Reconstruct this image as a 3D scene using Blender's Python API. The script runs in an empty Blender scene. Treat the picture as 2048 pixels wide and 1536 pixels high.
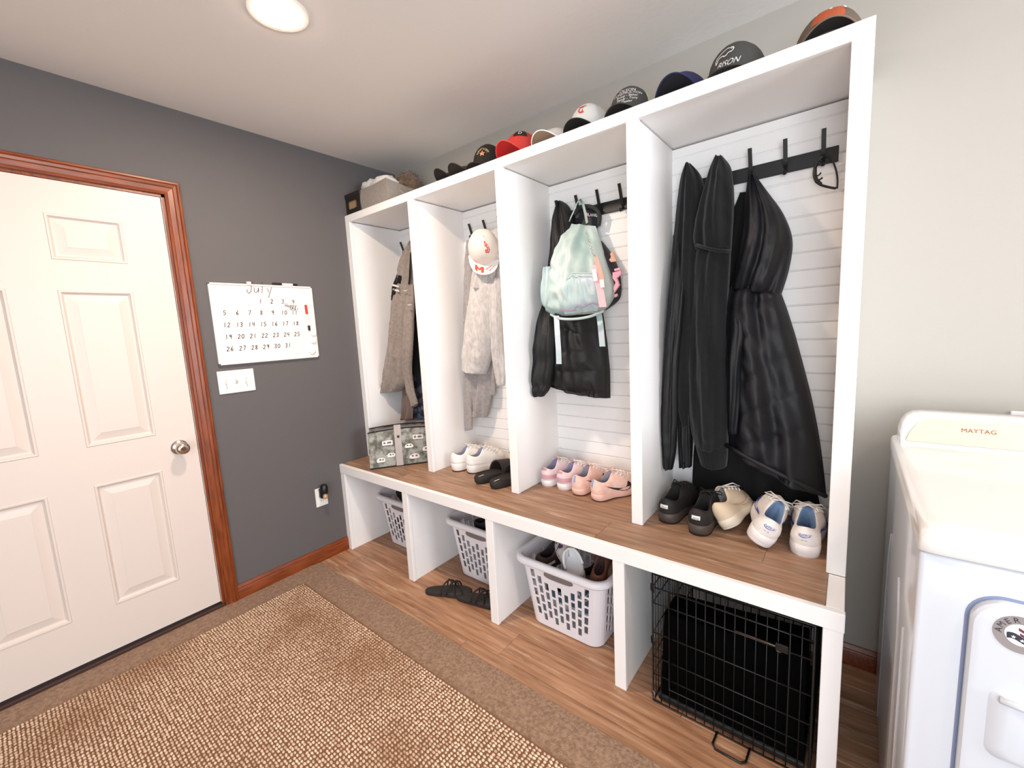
import bpy, bmesh, math, random
import numpy as np
from mathutils import Vector, Matrix, noise
from mathutils.geometry import tessellate_polygon

random.seed(7)
PI = math.pi
scene = bpy.context.scene
COL = scene.collection

# ---------------------------------------------------------------- camera
CAM = Vector((2.4965, -1.9464, 1.3565))
CR = Vector((0.78281929, 0.62015747, -0.05097713))
CU = Vector((-0.04108192, 0.13325454, 0.99023003))
CF = Vector((-0.62089148, 0.77307693, -0.12979148))
FPX = 848.99
cd = bpy.data.cameras.new('camera'); cam = bpy.data.objects.new('camera', cd); COL.objects.link(cam)
cd.sensor_width = 36.0; cd.sensor_fit = 'HORIZONTAL'; cd.lens = FPX * 36.0 / 2048.0
cd.clip_start = 0.02
cam.matrix_world = Matrix(((CR.x, CU.x, -CF.x, CAM.x), (CR.y, CU.y, -CF.y, CAM.y), (CR.z, CU.z, -CF.z, CAM.z), (0, 0, 0, 1)))
scene.camera = cam

def at(px, py, ax, val):
    """point of the place seen at a pixel of the photograph, on a plane x|y|z = val"""
    d = (px - 1024) / FPX * CR - (py - 768) / FPX * CU + CF
    i = 'xyz'.index(ax); t = (val - CAM[i]) / d[i]
    return CAM + d * t

# ---------------------------------------------------------------- world, light, exposure
w = bpy.data.worlds.new('world'); scene.world = w; w.use_nodes = True
w.node_tree.nodes['Background'].inputs[0].default_value = (0.62, 0.78, 1.0, 1)
w.node_tree.nodes['Background'].inputs[1].default_value = 1.0
vs = scene.view_settings
vs.view_transform = 'Standard'; vs.look = 'None'; vs.gamma = 1.0; vs.use_curve_mapping = False
vs.exposure = 0.12

def area(name, loc, target, sx, sy, energy, color, shape='RECTANGLE', spread=PI):
    l = bpy.data.lights.new(name, 'AREA'); l.shape = shape; l.size = sx; l.size_y = sy
    l.energy = energy; l.color = color; l.spread = spread
    o = bpy.data.objects.new(name, l); COL.objects.link(o); o.location = loc
    o.rotation_euler = (Vector(target) - Vector(loc)).to_track_quat('-Z', 'Y').to_euler()
    return o
WARM = (1.0, 0.80, 0.64); DAY = (0.86, 0.93, 1.0)
area('daylight_side_window', (5.42, -1.45, 1.45), (0, -1.45, 1.25), 1.0, 1.2, 95, DAY)
area('daylight_rear_door', (3.3, -3.84, 1.2), (2.4, 0, 1.1), 1.7, 2.0, 82, DAY)

# ---------------------------------------------------------------- helpers: materials
def lin(h):
    h = h.lstrip('#'); c = [int(h[i:i + 2], 16) / 255 for i in (0, 2, 4)]
    return tuple(((x + 0.055) / 1.055) ** 2.4 if x > 0.04045 else x / 12.92 for x in c) + (1,)
def mat(name, col, rough=0.6, col2=None, scale=20, stretch=(1, 1, 1), bump=0.0, bscale=None, metal=0.0, spec=0.5, emit=None, estr=0, detail=3, sheen=0, rnd=0.0, mixlo=0.35, mixhi=0.65, coat=0.0, bdist=0.002):
    m = bpy.data.materials.new(name); m.use_nodes = True
    nt = m.node_tree; b = nt.nodes['Principled BSDF']
    b.inputs['Base Color'].default_value = lin(col); b.inputs['Roughness'].default_value = rough
    b.inputs['Metallic'].default_value = metal; b.inputs['Specular IOR Level'].default_value = spec
    if sheen: b.inputs['Sheen Weight'].default_value = sheen
    if coat: b.inputs['Coat Weight'].default_value = coat
    if emit:
        b.inputs['Emission Color'].default_value = lin(emit); b.inputs['Emission Strength'].default_value = estr
    if col2 or bump:
        tc = nt.nodes.new('ShaderNodeTexCoord'); mp = nt.nodes.new('ShaderNodeMapping')
        nt.links.new(tc.outputs['Object'], mp.inputs[0]); mp.inputs['Scale'].default_value = stretch
        src = mp.outputs[0]
        if rnd:
            oi = nt.nodes.new('ShaderNodeObjectInfo'); vm = nt.nodes.new('ShaderNodeVectorMath'); vm.operation = 'SCALE'
            vm.inputs[0].default_value = (13.1, 7.7, 9.3); nt.links.new(oi.outputs['Random'], vm.inputs['Scale'])
            va = nt.nodes.new('ShaderNodeVectorMath'); va.operation = 'ADD'
            nt.links.new(src, va.inputs[0]); nt.links.new(vm.outputs[0], va.inputs[1]); src = va.outputs[0]
        if col2:
            n = nt.nodes.new('ShaderNodeTexNoise'); n.inputs['Scale'].default_value = scale; n.inputs['Detail'].default_value = detail
            nt.links.new(src, n.inputs['Vector'])
            r = nt.nodes.new('ShaderNodeValToRGB'); r.color_ramp.elements[0].position = mixlo; r.color_ramp.elements[1].position = mixhi
            r.color_ramp.elements[0].color = lin(col); r.color_ramp.elements[1].color = lin(col2)
            nt.links.new(n.outputs[0], r.inputs[0]); out = r.outputs[0]
            if rnd:
                hs = nt.nodes.new('ShaderNodeHueSaturation'); mr = nt.nodes.new('ShaderNodeMapRange')
                mr.inputs['To Min'].default_value = 1 - rnd; mr.inputs['To Max'].default_value = 1 + rnd
                nt.links.new(oi.outputs['Random'], mr.inputs[0]); nt.links.new(mr.outputs[0], hs.inputs['Value'])
                nt.links.new(out, hs.inputs['Color']); out = hs.outputs[0]
            nt.links.new(out, b.inputs['Base Color'])
        if bump:
            n2 = nt.nodes.new('ShaderNodeTexNoise'); n2.inputs['Scale'].default_value = bscale or scale; n2.inputs['Detail'].default_value = 3
            nt.links.new(src, n2.inputs['Vector'])
            bm = nt.nodes.new('ShaderNodeBump'); bm.inputs['Strength'].default_value = bump; bm.inputs['Distance'].default_value = bdist
            nt.links.new(n2.outputs[0], bm.inputs['Height']); nt.links.new(bm.outputs[0], b.inputs['Normal'])
    return m

def wood_floor(name, c1, c2, c3):
    """plank: long streaky grain, a paler worn fleck, tone per plank"""
    m = mat(name, c1, 0.45, c2, 4.5, (1.0, 13, 13), 0.2, 22, rnd=0.08, detail=10, mixlo=0.30, mixhi=0.68)
    nt = m.node_tree; b = nt.nodes['Principled BSDF']
    base = b.inputs['Base Color'].links[0].from_socket
    mp = [n for n in nt.nodes if n.type == 'MAPPING'][0]
    n = nt.nodes.new('ShaderNodeTexNoise'); n.inputs['Scale'].default_value = 2.6; n.inputs['Detail'].default_value = 9; n.inputs['Roughness'].default_value = 0.7
    va = [x for x in nt.nodes if x.type == 'VECT_MATH' and x.operation == 'ADD'][0]
    nt.links.new(va.outputs[0], n.inputs['Vector'])
    r = nt.nodes.new('ShaderNodeValToRGB'); r.color_ramp.elements[0].position = 0.56; r.color_ramp.elements[1].position = 0.72
    nt.links.new(n.outputs[0], r.inputs[0])
    mx = nt.nodes.new('ShaderNodeMixRGB'); mx.inputs[2].default_value = lin(c3)
    nt.links.new(r.outputs[0], mx.inputs[0]); nt.links.new(base, mx.inputs[1]); nt.links.new(mx.outputs[0], b.inputs['Base Color'])
    return m

M = {}
M['wall_dark'] = mat('wall_dark_grey_paint', '#5f5b5b', 0.75, bump=0.18, bscale=90)
M['wall_light'] = mat('wall_light_grey_paint', '#b1aba2', 0.7, bump=0.16, bscale=90)
M['ceiling'] = mat('ceiling_paint', '#ebe6e1', 0.85, bump=0.25, bscale=40, bdist=0.003)
M['white'] = mat('white_paint', '#f7f5f3', 0.4, bump=0.04, bscale=60)
M['board'] = mat('white_board_paint', '#f7f5f3', 0.45)
M['door'] = mat('door_white_paint', '#dccfc6', 0.42, bump=0.05, bscale=150)
M['trim'] = mat('reddish_oak_trim', '#8b431b', 0.35, '#6c2f0f', 9, (9, 9, 1.0), 0.05, 60, detail=5)
M['trimh'] = mat('reddish_oak_trim_level', '#8b431b', 0.35, '#6c2f0f', 9, (9, 1.0, 9), 0.05, 60, detail=5)
M['plank'] = wood_floor('vinyl_plank', '#8a5f43', '#bb8f6e', '#e2c8ae')
M['benchplank'] = wood_floor('bench_vinyl_plank', '#805f49', '#ad886c', '#d0b296')
M['carpet'] = mat('brown_carpet', '#7f614a', 0.95, '#a08168', 90, detail=6, bump=0.8, bscale=170, sheen=0.15, bdist=0.004)
M['dark'] = mat('dark_gap', '#1c1512', 0.8)
M['black_metal'] = mat('black_powder_coat', '#141414', 0.45)
M['steel'] = mat('brushed_nickel', '#cfc6bd', 0.22, metal=1.0)
M['plastic_white'] = mat('white_plastic', '#efebe6', 0.35)
M['plastic_black'] = mat('black_plastic', '#121212', 0.35)

# ---------------------------------------------------------------- helpers: meshes
def set_props(o, label=None, cat=None, group=None, kind=None):
    if label: o['label'] = label
    if cat: o['category'] = cat
    if group: o['group'] = group
    if kind: o['kind'] = kind
    return o
def thing(name, loc, label, cat, group=None, rot=(0, 0, 0)):
    o = bpy.data.objects.new(name, None); o.empty_display_size = 0.05; COL.objects.link(o)
    o.location = loc; o.rotation_euler = rot
    return set_props(o, label, cat, group)
def attach(o, parent, world=True):
    """child whose mesh is given in room coordinates (world) or in the thing's own"""
    o.parent = parent
    if world and parent.type == 'EMPTY': o.matrix_parent_inverse = Matrix.Translation(-Vector(parent.location))
    return o
class MB:
    def __init__(s): s.v = []; s.f = []
    def add(s, vs, fs):
        k = len(s.v); s.v += [tuple(p) for p in vs]; s.f += [tuple(i + k for i in f) for f in fs]; return s
    def box(s, a, b):
        x0, y0, z0 = a; x1, y1, z1 = b
        return s.add([(x0, y0, z0), (x1, y0, z0), (x1, y1, z0), (x0, y1, z0), (x0, y0, z1), (x1, y0, z1), (x1, y1, z1), (x0, y1, z1)],
                     [(0, 3, 2, 1), (4, 5, 6, 7), (0, 1, 5, 4), (1, 2, 6, 5), (2, 3, 7, 6), (3, 0, 4, 7)])
    def bbox(s, a, b, bev=0.003, seg=2):
        bm = bmesh.new(); bmesh.ops.create_cube(bm, size=1)
        for v in bm.verts: v.co = Vector([(a[i] + b[i]) / 2 + v.co[i] * (b[i] - a[i]) for i in range(3)])
        bmesh.ops.bevel(bm, geom=list(bm.edges), offset=bev, segments=seg, affect='EDGES', profile=0.5)
        bm.verts.index_update(); s.add([v.co[:] for v in bm.verts], [[v.index for v in f.verts] for f in bm.faces]); bm.free(); return s
    def tube(s, pts, r, n=8, closed=False, cap=True):
        pts = [Vector(p) for p in pts]; m = len(pts); rs = r if isinstance(r, (list, tuple)) else [r] * m
        loops = []; up = None
        for i, p in enumerate(pts):
            t = (pts[(i + 1) % m] - pts[i - 1]) if closed else (pts[min(i + 1, m - 1)] - pts[max(i - 1, 0)])
            t.normalize()
            if up is None: up = t.orthogonal().normalized()
            up = (up - t * up.dot(t)); up = up.normalized() if up.length > 1e-6 else t.orthogonal().normalized()
            b = t.cross(up)
            loops.append([p + (up * math.cos(2 * PI * k / n) + b * math.sin(2 * PI * k / n)) * rs[i] for k in range(n)])
        return s.loft(loops, ring=closed, cap=cap and not closed)
    def loft(s, loops, ring=False, cap=True, close=True):
        n = len(loops[0]); m = len(loops); vs = [p for l in loops for p in l]; fs = []
        for i in range(m if ring else m - 1):
            a = i * n; b = ((i + 1) % m) * n
            for k in range(n if close else n - 1):
                k2 = (k + 1) % n; fs.append((a + k, a + k2, b + k2, b + k))
        if cap and not ring and close:
            fs.append(tuple(range(n))[::-1]); fs.append(tuple((m - 1) * n + k for k in range(n)))
        return s.add(vs, fs)
    def poly(s, pts): return s.add(pts, [tuple(range(len(pts)))])
    def disc(s, c, ax, r, n=20, h=0.0):
        c = Vector(c); ax = Vector(ax).normalized(); u = ax.orthogonal().normalized(); v = ax.cross(u)
        l = [c + (u * math.cos(2 * PI * k / n) + v * math.sin(2 * PI * k / n)) * r for k in range(n)]
        if h: return s.loft([l, [p + ax * h for p in l]])
        return s.poly(l)
    def lathe(s, prof, c, ax, n=24):
        c = Vector(c); ax = Vector(ax).normalized(); u = ax.orthogonal().normalized(); v = ax.cross(u)
        return s.loft([[c + ax * h + (u * math.cos(2 * PI * k / n) + v * math.sin(2 * PI * k / n)) * r for k in range(n)] for r, h in prof])
    def obj(s, name, m, parent=None, smooth=False, world=True, fix=True, auto=None):
        me = bpy.data.meshes.new(name); me.from_pydata(s.v, [], s.f)
        if fix:
            bm = bmesh.new(); bm.from_mesh(me); bmesh.ops.recalc_face_normals(bm, faces=bm.faces); bm.to_mesh(me); bm.free()
        if smooth:
            me.polygons.foreach_set('use_smooth', [True] * len(me.polygons))
            if auto: me.set_sharp_from_angle(angle=math.radians(auto))
        me.materials.append(M[m] if isinstance(m, str) else m)
        o = bpy.data.objects.new(name, me); COL.objects.link(o)
        if parent: attach(o, parent, world)
        return o
def struct(o): o['kind'] = 'structure'; return o
def copy_thing(root, loc=None, rot=None, label=None, matmap=None):
    def cp(o, parent):
        c = o.copy(); COL.objects.link(c)
        if parent: c.parent = parent
        if matmap and o.type == 'MESH' and o.data.materials[0].name in matmap:
            c.data = o.data.copy(); c.data.materials[0] = matmap[o.data.materials[0].name]
        for ch in [x for x in list(COL.objects) if x.parent == o]: cp(ch, c)
        return c
    r = cp(root, None)
    if loc is not None: r.location = loc
    if rot is not None: r.rotation_euler = rot
    if label: r['label'] = label
    return r
def text2d(s, size=1.0, shear=0.0, space=1.0):
    """outline-font lettering as flat triangles, centred on x, baseline at 0"""
    cu = bpy.data.curves.new('lettering', 'FONT'); cu.body = s; cu.size = size; cu.align_x = 'CENTER'; cu.shear = shear
    cu.space_character = space; cu.resolution_u = 3
    o = bpy.data.objects.new('lettering', cu); me = bpy.data.meshes.new_from_object(o)
    v = [(p.co.x, p.co.y) for p in me.vertices]; f = [tuple(q.vertices) for q in me.polygons]
    bpy.data.meshes.remove(me); bpy.data.objects.remove(o); bpy.data.curves.remove(cu)
    return v, f
def tess(poly):
    return [tuple(t) for t in tessellate_polygon([[Vector((p[0], p[1], 0)) for p in poly]])]
def smoothstep(a, b, x):
    t = min(1, max(0, (x - a) / (b - a))); return t * t * (3 - 2 * t)
def catmull(keys, n):
    """resample a list of equal-length tuples to n rows with a smooth spline"""
    k = np.array(keys, float); m = len(k); out = []
    for t in np.linspace(0, m - 1, n):
        i = min(int(t), m - 2); f = t - i
        p0, p1, p2, p3 = k[max(i - 1, 0)], k[i], k[i + 1], k[min(i + 2, m - 1)]
        out.append(0.5 * (2 * p1 + (p2 - p0) * f + (2 * p0 - 5 * p1 + 4 * p2 - p3) * f * f + (3 * p1 - p0 - 3 * p2 + p3) * f ** 3))
    return out
# ================================================================ the room
XR, YF, ZC = 5.4, -3.8, 2.44
YD0, YD1, ZD = -2.232, -1.315, 2.045      # door opening in the left wall
struct(MB().box((-0.2, YF - 0.1, -0.06), (XR + 0.1, 0.1, -0.006)).obj('floor', 'dark'))
floor = bpy.data.objects['floor']
struct(MB().box((-0.2, YF - 0.1, ZC), (XR + 0.1, 0.1, ZC + 0.08)).obj('ceiling', 'ceiling'))
struct(MB().box((-0.2, 0, 0), (XR + 0.1, 0.1, ZC)).obj('wall_back', 'wall_light'))
wl = MB(); wl.box((-0.12, YD1, 0), (0, 0, ZC)); wl.box((-0.12, YF, 0), (0, YD0, ZC)); wl.box((-0.12, YD0, ZD), (0, YD1, ZC))
struct(wl.obj('wall_left', 'wall_dark'))
# right wall with a window, front wall (behind the viewer) with a glazed door opening
wr = MB(); y0, y1, z0, z1 = -1.98, -0.92, 0.84, 2.06
wr.box((XR, YF, 0), (XR + 0.1, y0, ZC)); wr.box((XR, y1, 0), (XR + 0.1, 0, ZC)); wr.box((XR, y0, 0), (XR + 0.1, y1, z0)); wr.box((XR, y0, z1), (XR + 0.1, y1, ZC))
struct(wr.obj('wall_right', 'wall_light'))
wf = MB(); x0, x1, zt = 2.4, 4.2, 2.06
wf.box((-0.12, YF - 0.1, 0), (x0, YF, ZC)); wf.box((x1, YF - 0.1, 0), (XR + 0.1, YF, ZC)); wf.box((x0, YF - 0.1, zt), (x1, YF, ZC))
struct(wf.obj('wall_front', 'wall_light'))
fr = MB()
for a, b in (((y0, z0), (y0 + 0.05, z1)), ((y1 - 0.05, z0), (y1, z1)), ((y0, z0), (y1, z0 + 0.05)), ((y0, z1 - 0.05), (y1, z1))):
    fr.box((XR - 0.015, a[0], a[1]), (XR + 0.01, b[0], b[1]))
struct(fr.obj('window_1', 'white'))
fr = MB()
for a, b in (((x0, 0), (x0 + 0.06, zt)), ((x1 - 0.06, 0), (x1, zt)), ((x0, zt - 0.06), (x1, zt)), (((x0 + x1) / 2 - 0.03, 0), ((x0 + x1) / 2 + 0.03, zt))):
    fr.box((a[0], YF - 0.02, a[1]), (b[0], YF + 0.015, b[1]))
struct(fr.obj('door_2', 'white'))

# vinyl planks, laid along the lockers
PWD = 0.1515
row = 0; y = 0.0
plank_cache = {}
while y > -0.80:
    yb = max(y - PWD, -0.812); x = -0.35 * ((row * 7) % 5) / 1.0
    while x < XR:
        xa, xb = max(x, 0.0), min(x + 1.22, XR)
        if xb - xa > 0.03:
            MB().bbox((xa + 0.0006, yb + 0.0006, -0.006), (xb - 0.0006, y - 0.0006, 0.0), 0.0012, 1).obj('plank', 'plank', floor)
        x += 1.22
    y = yb; row += 1
# wall to wall carpet
g = MB(); nx, ny = 90, 50
vs_ = []; fs_ = []
for j in range(ny + 1):
    for i in range(nx + 1):
        X = XR * i / nx; Y = -0.812 + (YF + 0.812) * j / ny
        e = 0.006 * noise.noise(Vector((X * 6, 0, 3))) if j == 0 else 0
        vs_.append((X, Y + e, 0.005 + 0.0015 * noise.noise(Vector((X * 5, Y * 5, 0))) - (0.004 if j == 0 else 0)))
for j in range(ny):
    for i in range(nx):
        a = j * (nx + 1) + i; fs_.append((a, a + 1, a + nx + 2, a + nx + 1))
g.add(vs_, fs_)
# ends of the carpet where it meets the planks
carpet = g.obj('carpet', 'carpet', smooth=True, fix=False)
set_props(carpet, 'flat brown wall to wall carpet meeting the wood look planks', 'carpet')
carpet['kind'] = 'structure'

# baseboards: oak with an ogee top
def base_profile(h=0.083):
    return [(0.0, 0), (0.0135, 0), (0.0135, h * 0.70), (0.011, h * 0.76), (0.0125, h * 0.82), (0.009, h * 0.9), (0.006, h), (0, h)]
b = MB(); b.loft([[Vector((0.0 + t, yy, z)) for t, z in base_profile()] for yy in (-1.2555, -0.6175)])
struct(b.obj('baseboard_left', 'trimh', smooth=True, auto=30))
b = MB(); b.loft([[Vector((xx, -t, z)) for t, z in base_profile()] for xx in (2.516, XR)])
struct(b.obj('baseboard_back', 'trimh', smooth=True, auto=30))

# door casing: moulded oak, mitred
CW = 0.060
prof = [(0, 0), (0, 0.009), (0.008, 0.012), (0.012, 0.0105), (0.03, 0.0125), (0.034, 0.016), (0.044, 0.018), (0.047, 0.0155), (0.05, 0.019), (0.057, 0.0185), (0.060, 0.015), (0.060, 0)]
def casing(name, p0, p1, out, miter0, miter1, m):
    along = (p1 - p0).normalized(); loops = []
    for p, mt in ((p0, miter0), (p1, miter1)):
        loops.append([p + out * wd + Vector((th, 0, 0)) + along * (wd * mt) for wd, th in prof])
    return struct(MB().loft(loops).obj(name, m, smooth=True, auto=20))
O = 0.004
casing('trim_1', Vector((0, YD1 - O + 0.004, 0.0)), Vector((0, YD1, ZD)), Vector((0, 1, 0)), 0, 1, 'trim')
casing('trim_2', Vector((0, YD1, ZD)), Vector((0, YD0, ZD)), Vector((0, 0, 1)), -1, 1, 'trimh')
casing('trim_3', Vector((0, YD0, 0)), Vector((0, YD0, ZD)), Vector((0, -1, 0)), 0, 1, 'trim')
jb = MB(); jb.box((-0.118, YD1 - 0.012, 0), (-0.001, YD1, ZD)); jb.box((-0.118, YD0, 0), (-0.001, YD0 + 0.012, ZD)); jb.box((-0.118, YD0, ZD - 0.012), (-0.001, YD1, ZD))
struct(jb.obj('trim_4', 'trim'))
struct(MB().bbox((-0.11, YD0, 0), (0.008, YD1, 0.020), 0.004).obj('trim_5', mat('dark_threshold', '#3d2216', .6)))      # threshold

# door: six raised panels, knob
door = thing('door_1', (0, (YD0 + YD1) / 2, 0), 'white six panel door with a nickel knob in the dark grey wall', 'door')
door['kind'] = 'structure'
DX = -0.004; DY0, DY1, DZ0, DZ1 = YD0 + 0.015, YD1 - 0.0165, 0.034, ZD - 0.014
cols = [(-2.070, -1.846), (-1.712, -1.480)]; rows = [(0.233, 0.783), (0.950, 1.603), (1.722, 1.901)]
ys = [DY0] + [v for c in cols for v in c] + [DY1]; zs = [DZ0] + [v for r in rows for v in r] + [DZ1]
slab = MB()
for i in range(len(ys) - 1):
    for j in range(len(zs) - 1):
        if i % 2 == 1 and j % 2 == 1: continue
        slab.poly([(DX, ys[i], zs[j]), (DX, ys[i + 1], zs[j]), (DX, ys[i + 1], zs[j + 1]), (DX, ys[i], zs[j + 1])])
slab.add([(DX, DY0, DZ0), (DX, DY1, DZ0), (DX, DY1, DZ1), (DX, DY0, DZ1), (DX - 0.042, DY0, DZ0), (DX - 0.042, DY1, DZ0), (DX - 0.042, DY1, DZ1), (DX - 0.042, DY0, DZ1)],
         [(0, 1, 5, 4), (1, 2, 6, 5), (2, 3, 7, 6), (3, 0, 4, 7), (4, 5, 6, 7)])
slab.obj('slab', 'door', door, fix=False)
for (a0, a1) in cols:
    for (b0, b1) in rows:
        pr = [(0, 0), (0.003, 0.0030), (0.009, 0.0025), (0.013, -0.004), (0.017, -0.0085), (0.0215, -0.0090), (0.024, -0.0085), (0.050, -0.0018), (0.053, -0.0005)]
        loops = [[Vector((DX + d, a0 + i, b0 + i)), Vector((DX + d, a1 - i, b0 + i)), Vector((DX + d, a1 - i, b1 - i)), Vector((DX + d, a0 + i, b1 - i))] for i, d in pr]
        p = MB(); p.loft(loops, cap=False); p.poly(loops[-1]); p.obj('panel', 'door', door, fix=False)
strip = MB(); strip.box((-0.03, DY1 + 0.0035, 0.03), (-0.002, DY1 + 0.0085, ZD - 0.012)); strip.obj('weather_strip', 'plastic_white', door)
kn = Vector((DX, -1.402, 0.874))
k = MB(); k.lathe([(0.0, 0.0), (0.034, 0.0), (0.034, 0.004), (0.028, 0.010), (0.016, 0.014), (0.0145, 0.03), (0.021, 0.036), (0.0275, 0.046), (0.0285, 0.055), (0.026, 0.064), (0.018, 0.070), (0.0115, 0.0715), (0.011, 0.069), (0, 0.069)], kn, (1, 0, 0), 32)
ko = k.obj('knob', 'steel', door, smooth=True, auto=40)
MB().disc(kn + Vector((0.0692, 0, 0)), (1, 0, 0), 0.0105, 16, 0.0006).obj('lock_button', mat('knob_core', '#6a4a38', 0.3, metal=0.6), ko)
MB().bbox((DX - 0.03, DY1 - 0.0005, 0.845), (DX - 0.005, DY1 + 0.003, 0.905), 0.0004, 1).obj('latch_plate', 'dark', door)

# ================================================================ ceiling can light
M['lamp'] = mat('lamp_lens', '#fff4e6', 0.4, emit='#ffe9d2', estr=26)
LX, LY = 0.957, -1.171
t = thing('recessed_light', (LX, LY, ZC), 'round recessed ceiling light glowing warm white above the rug', 'ceiling light')
MB().lathe([(0.07, 0.0), (0.074, -0.004), (0.092, -0.004), (0.095, -0.001), (0.095, 0.0)], (LX, LY, ZC), (0, 0, 1), 40).obj('trim_ring', 'plastic_white', t, smooth=True, auto=40)
MB().lathe([(0.0705, -0.001), (0.0700, -0.006), (0.060, -0.013), (0.04, -0.018), (0.015, -0.020), (0.0, -0.020)], (LX, LY, ZC), (0, 0, 1), 40).obj('lens', 'lamp', t, smooth=True)
area('recessed_light_beam', (LX, LY, ZC - 0.024), (LX, LY, 0), 0.13, 0.13, 22, WARM, 'DISK')
t2 = thing('recessed_light', (3.35, -1.45, ZC), 'round recessed ceiling light glowing warm white above the dryer', 'ceiling light')
MB().lathe([(0.07, 0.0), (0.074, -0.004), (0.092, -0.004), (0.095, -0.001), (0.095, 0.0)], (3.35, -1.45, ZC), (0, 0, 1), 40).obj('trim_ring', 'plastic_white', t2, smooth=True, auto=40)
MB().disc((3.35, -1.45, ZC - 0.0035), (0, 0, 1), 0.0705, 40, 0.0030).obj('lens', 'lamp', t2)
area('recessed_light_beam', (3.35, -1.45, ZC - 0.012), (3.35, -1.45, 0), 0.13, 0.13, 7, WARM, 'DISK')

# ================================================================ mudroom lockers
H, W, T, DU, DB, BZ, FH = 2.100, 2.513, 0.0475, 0.413, 0.617, 0.562, 0.054
TF, TD = 0.0424, 0.0446
UX = [(0.0, TD), (0.612, 0.612 + TD), (1.227, 1.227 + TD), (1.841, 1.841 + TD), (W - T, W)]
LXs = [(0.0, TD), (0.622, 0.622 + TD), (1.231, 1.231 + TD), (1.852, 1.852 + TD), (W - TD, W)]
lk = thing('coat_locker', (W / 2, -0.2, BZ), 'tall white open coat locker with four bays and horizontal beadboard back', 'locker')
for i, (a, b_) in enumerate(UX):
    MB().bbox((a, -DU, BZ), (b_, -DU + 0.019, H - TF), 0.0015, 1).obj('stile', 'white', lk)
    MB().bbox((a + 0.003, -DU + 0.019, BZ), (b_ - 0.003, -0.004, H - TF), 0.001, 1).obj('side_panel' if i in (0, 4) else 'divider', 'white', lk)
MB().bbox((0, -DU, H - TF), (W, -DU + 0.019, H), 0.0015, 1).obj('top_rail', 'white', lk)
MB().bbox((0.001, -DU + 0.019, H - TF + 0.004), (W - 0.001, -0.002, H - 0.001), 0.001, 1).obj('top_panel', 'white', lk)
zz = 1.701 - 0.063 * 18 - 0.063
while zz < H - TF:
    za, zb = max(zz, BZ + 0.001), min(zz + 0.063, H - TF - 0.001)
    if zb - za > 0.008:
        # beaded board: a proud face, eased edges and a recessed joint
        bd = MB(); pr = [(-0.012, za), (-0.0335, za), (-0.0345, za + 0.0022), (-0.0385, za + 0.0048), (-0.0385, zb - 0.0025), (-0.0345, zb - 0.0006), (-0.012, zb - 0.0006)]
        bd.loft([[Vector((x_, y_, z_)) for y_, z_ in pr] for x_ in (0.03, W - 0.03)])
        bd.obj('board', 'board', lk)
    zz += 0.063
MB().box((0.02, -0.0125, BZ), (W - 0.02, -0.003, H - TF)).obj('backing', 'board', lk)

bn = thing('storage_bench', (W / 2, -0.3, 0), 'white open storage bench with four cubbies under the coat locker', 'bench')
for i, (a, b_) in enumerate(LXs):
    MB().bbox((a, -DB, 0.0), (b_, -DB + 0.019, BZ - FH), 0.0015, 1).obj('stile', 'white', bn)
    MB().bbox((a + 0.003, -DB + 0.019, 0.0), (b_ - 0.003, -0.004, BZ - 0.02), 0.001, 1).obj('end_panel' if i in (0, 4) else 'divider', 'white', bn)
MB().bbox((0, -DB - 0.002, BZ - FH), (W + 0.002, -DB + 0.019, BZ), 0.0018, 1).obj('fascia', 'white', bn)
MB().box((TD, -DB + 0.019, BZ - 0.026), (W - TD, -0.004, BZ - 0.0125)).obj('deck', 'white', bn)
MB().bbox((W - TD + 0.004, -DB + 0.0195, BZ - 0.02), (W, -DU - 0.0005, BZ), 0.0012, 1).obj('end_strip', 'white', bn)
MB().box((TD, -0.012, 0.0), (W - TD, -0.003, BZ - 0.03)).obj('back_panel', 'white', bn)
top = thing('bench_top', (W / 2, -0.3, BZ - 0.012), 'brown wood look plank bench seat running under all four lockers', 'bench top')
joints = {0: [0.55, 1.77], 1: [1.268, 2.3], 2: [0.8, 2.02], 3: [0.4, 1.62]}
yb = -DB + 0.0195; r = 0
while yb < -0.02:
    yt = min(yb + 0.148, -0.004); xs = [0.002] + joints[r % 4] + [W - TD + 0.0035]
    for a, b_ in zip(xs[:-1], xs[1:]):
        MB().bbox((a + 0.0004, yb + 0.0004, BZ - 0.012), (b_ - 0.0004, yt - 0.0004, BZ - 0.0003), 0.0008, 1).obj('plank', 'benchplank', top)
    yb = yt; r += 1

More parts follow.
